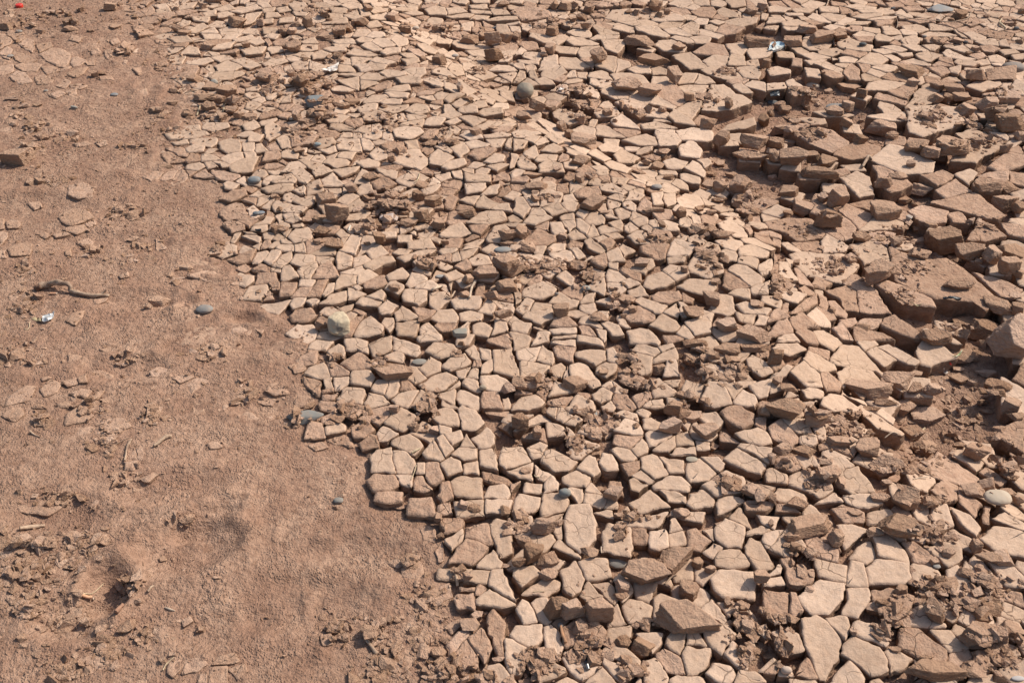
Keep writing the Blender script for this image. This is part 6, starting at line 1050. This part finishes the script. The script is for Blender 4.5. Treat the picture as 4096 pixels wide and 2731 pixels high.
# ------------------------------------------------------------------ small lumps and gravel
def chip(g):
    bm = bmesh.new(); D = (1, g.uniform(.55, .95), g.uniform(.25, .75))
    for _ in range(int(g.integers(9, 14))):
        q = g.uniform(-.5, .5, 3); q /= max(abs(q).max()*2, .7*np.linalg.norm(q)*1.6)
        bm.verts.new(q*np.array(D))
    bmesh.ops.convex_hull(bm, input=bm.verts)
    for v in [v for v in bm.verts if not v.link_faces]: bm.verts.remove(v)
    bm.verts.index_update()
    V = np.array([v.co[:] for v in bm.verts]); F = np.array([[v.index for v in f.verts] for f in bm.faces]); bm.free()
    V[:, 2] -= V[:, 2].min()
    return V, F
_g = np.random.default_rng(77)
CHIPS = [chip(_g) for _ in range(24)]
def lumps(n, xs, ys, sizes, g, zoff=.25, zs=None):
    lib = CHIPS
    out = []
    for i in range(n):
        V, F = lib[int(g.integers(0, 24))]
        s = sizes[i]; a = g.uniform(0, 6.3); ca, sa = math.cos(a), math.sin(a)
        W = np.column_stack([(V[:, 0]*ca-V[:, 1]*sa)*s, (V[:, 0]*sa+V[:, 1]*ca)*s, V[:, 2]*s*.9])
        z = (float(surf(xs[i], ys[i])) if zs is None else zs[i])-zoff*s*.5
        out.append((W+np.array([xs[i], ys[i], z]), [F], [0], float(g.normal(.0, .11))))
    return out
g = np.random.default_rng(31)
for (ox, oy, k), L in HEAP.items():
    for (cx, cy, rx, ry, cnt) in L:
        cnt = int(cnt*.95)
        a = g.uniform(0, 6.3, cnt); q = np.abs(g.normal(0, .62, cnt))*1.1
        uu = ox+(cx+rx*np.cos(a)*q)*k; vv = oy+(cy+ry*np.sin(a)*q)*k
        pts = [at_surf(float(min(max(a_, 2), 4094)), float(min(max(b_, 2), 2729))) for a_, b_ in zip(uu, vv)]
        xs = np.array([p_[0] for p_ in pts]); ys = np.array([p_[1] for p_ in pts]); zs = np.array([p_[2] for p_ in pts])
        sz = np.exp(g.normal(math.log(.0095), .55, cnt)); sz = np.clip(sz, .004, .034)*(1+.12*(ys-1))
        items += lumps(cnt, xs, ys, sz, g, zs=zs)
me = stack(items, 'clod_rubble', [M_CLOD, M_SKIN2], smooth=False)
link('clod_rubble', me, label='crumbled mud rubble and small broken lumps between the plates', cat='rubble', kind='stuff')
# loose chips on the soil between the plates
n = 16000
xs = g.uniform(-1.6, 2.5, n); ys = g.uniform(.9, 4.5, n)
kk = (samp(M_CR, xs, ys) > .6) & (surf(xs, ys) < flo(xs, ys)+.006); xs, ys = xs[kk][:6500], ys[kk][:6500]
sz = np.clip(np.exp(g.normal(math.log(.012), .5, len(xs))), .005, .036)
items = lumps(len(xs), xs, ys, sz, g, zs=surf(xs, ys))
me = stack(items, 'broken_chips', [M_CLOD], smooth=False)
link('broken_chips', me, label='loose broken chips of mud on the soil between plates', cat='chips', kind='stuff')
# crumbs strewn over soil and in the cracks
items = []
n = 24000
xs = g.uniform(-2.4, 2.5, n); ys = g.uniform(.85, 4.6, n)
sz = np.clip(np.exp(g.normal(math.log(.0052), .38, n)), .003, .016)*(1+.15*(ys-1))
cr = samp(M_CR, xs, ys); fl = flo(xs, ys); sf = surf(xs, ys)
dens = fbm2(xs*3, ys*3, 41, 3)
keep = ((cr > .5) & (sf < fl+.008)) | ((cr <= .5) & (dens > -.02)) | ((cr > .5) & (dens > .33))
xs, ys, sz, fl, sf = xs[keep], ys[keep], sz[keep], fl[keep], sf[keep]
items = lumps(len(xs), xs, ys, sz, g, zs=sf)
n = 9000
xs = g.uniform(-2.4, .1, n); ys = g.uniform(.85, 4.4, n); cr = samp(M_CR, xs, ys); dens = fbm2(xs*5, ys*5, 44, 3)
kk = (cr < .3) & (dens > .0); xs, ys = xs[kk], ys[kk]
sz = np.clip(np.exp(g.normal(math.log(.0045), .4, len(xs))), .0028, .013)*(1+.2*(ys-1))
items += lumps(len(xs), xs, ys, sz, g, zs=surf(xs, ys))
me = stack(items, 'soil_crumbs', [M_CLOD], smooth=False)
link('soil_crumbs', me, label='small crumbs of dried mud strewn over the dirt', cat='crumbs', kind='stuff')
# ------------------------------------------------------------------ ground: one sheet out to the horizon
def axis(a, b, step, far_):
    core = np.arange(a, b+step/2, step); k = []; d = step; q = b
    while q < far_: d *= 1.22; q += d; k.append(q)
    lo = []; d = step; q = a
    while q > -far_: d *= 1.22; q -= d; lo.append(q)
    return np.concatenate([lo[::-1], core, k])
AX = axis(-2.6, 2.6, .0075, 300); AY = axis(.8, 4.9, .0075, 300)
X, Y = np.meshgrid(AX, AY); x = X.ravel(); y = Y.ravel()
z = flo(x, y)
z = z+.0016*noise2(x*60, y*60, 51)+.0011*noise2(x*130, y*130, 52)
lump = fbm2(x*22, y*22, 53, 3); z = z+.012*np.clip(lump-.12, 0, 1)*np.clip(.6+1.6*fbm2(x*2.5, y*2.5, 54, 3), 0, 1.6)
edge = np.maximum.reduce([np.abs(x)-3.4, y-6.1, .4-y, 0*x])
z = z*np.exp(-np.clip(edge, 0, None)*.8)
nx, ny = len(AX), len(AY)
ii = np.arange(nx-1)[None, :]+nx*np.arange(ny-1)[:, None]; ii = ii.ravel()
F = np.column_stack([ii, ii+1, ii+1+nx, ii+nx])
me = make_mesh('ground', np.column_stack([x, y, z]), [F], [M_SOIL], None, np.zeros(len(x)))
link('ground', me, kind='structure', label='bare reddish brown dirt ground')
# ------------------------------------------------------------------ light, sky, camera
SUN_EL, SUN_AZ = R(44), R(62)        # azimuth from +Y towards +X
w = bpy.data.worlds.new('World'); SC.world = w; w.use_nodes = True
nt = w.node_tree; sky = nt.nodes.new('ShaderNodeTexSky'); sky.sky_type = 'NISHITA'; sky.sun_disc = False
sky.sun_elevation = SUN_EL; sky.sun_rotation = SUN_AZ; sky.dust_density = 3.0; sky.air_density = 1.2
bg = nt.nodes['Background']; nt.links.new(sky.outputs[0], bg.inputs[0]); bg.inputs[1].default_value = .11
sd = bpy.data.lights.new('sun', 'SUN'); sd.energy = 4.2; sd.angle = R(.9); sd.color = (1, .925, .81)
so = bpy.data.objects.new('sun', sd); COL.objects.link(so); so.location = (3, 6, 8)
from mathutils import Vector
dirv = Vector((math.sin(SUN_AZ)*math.cos(SUN_EL), math.cos(SUN_AZ)*math.cos(SUN_EL), math.sin(SUN_EL)))
so.rotation_euler = dirv.to_track_quat('Z', 'Y').to_euler()
cd = bpy.data.cameras.new('camera'); co = bpy.data.objects.new('camera', cd); COL.objects.link(co)
cd.lens = 35; cd.sensor_width = 36; cd.clip_start = .05; cd.clip_end = 1000
co.location = (0, 0, CAM_H); co.rotation_euler = (R(90)-PITCH, 0, 0)
SC.camera = co
SC.view_settings.view_transform = 'Standard'; SC.view_settings.look = 'None'; SC.view_settings.exposure = 0.12; SC.view_settings.gamma = 1
SC.cycles.max_bounces = 6
print('individual plates', n_ind, 'clods', sum(c['ind'] for c in clods))
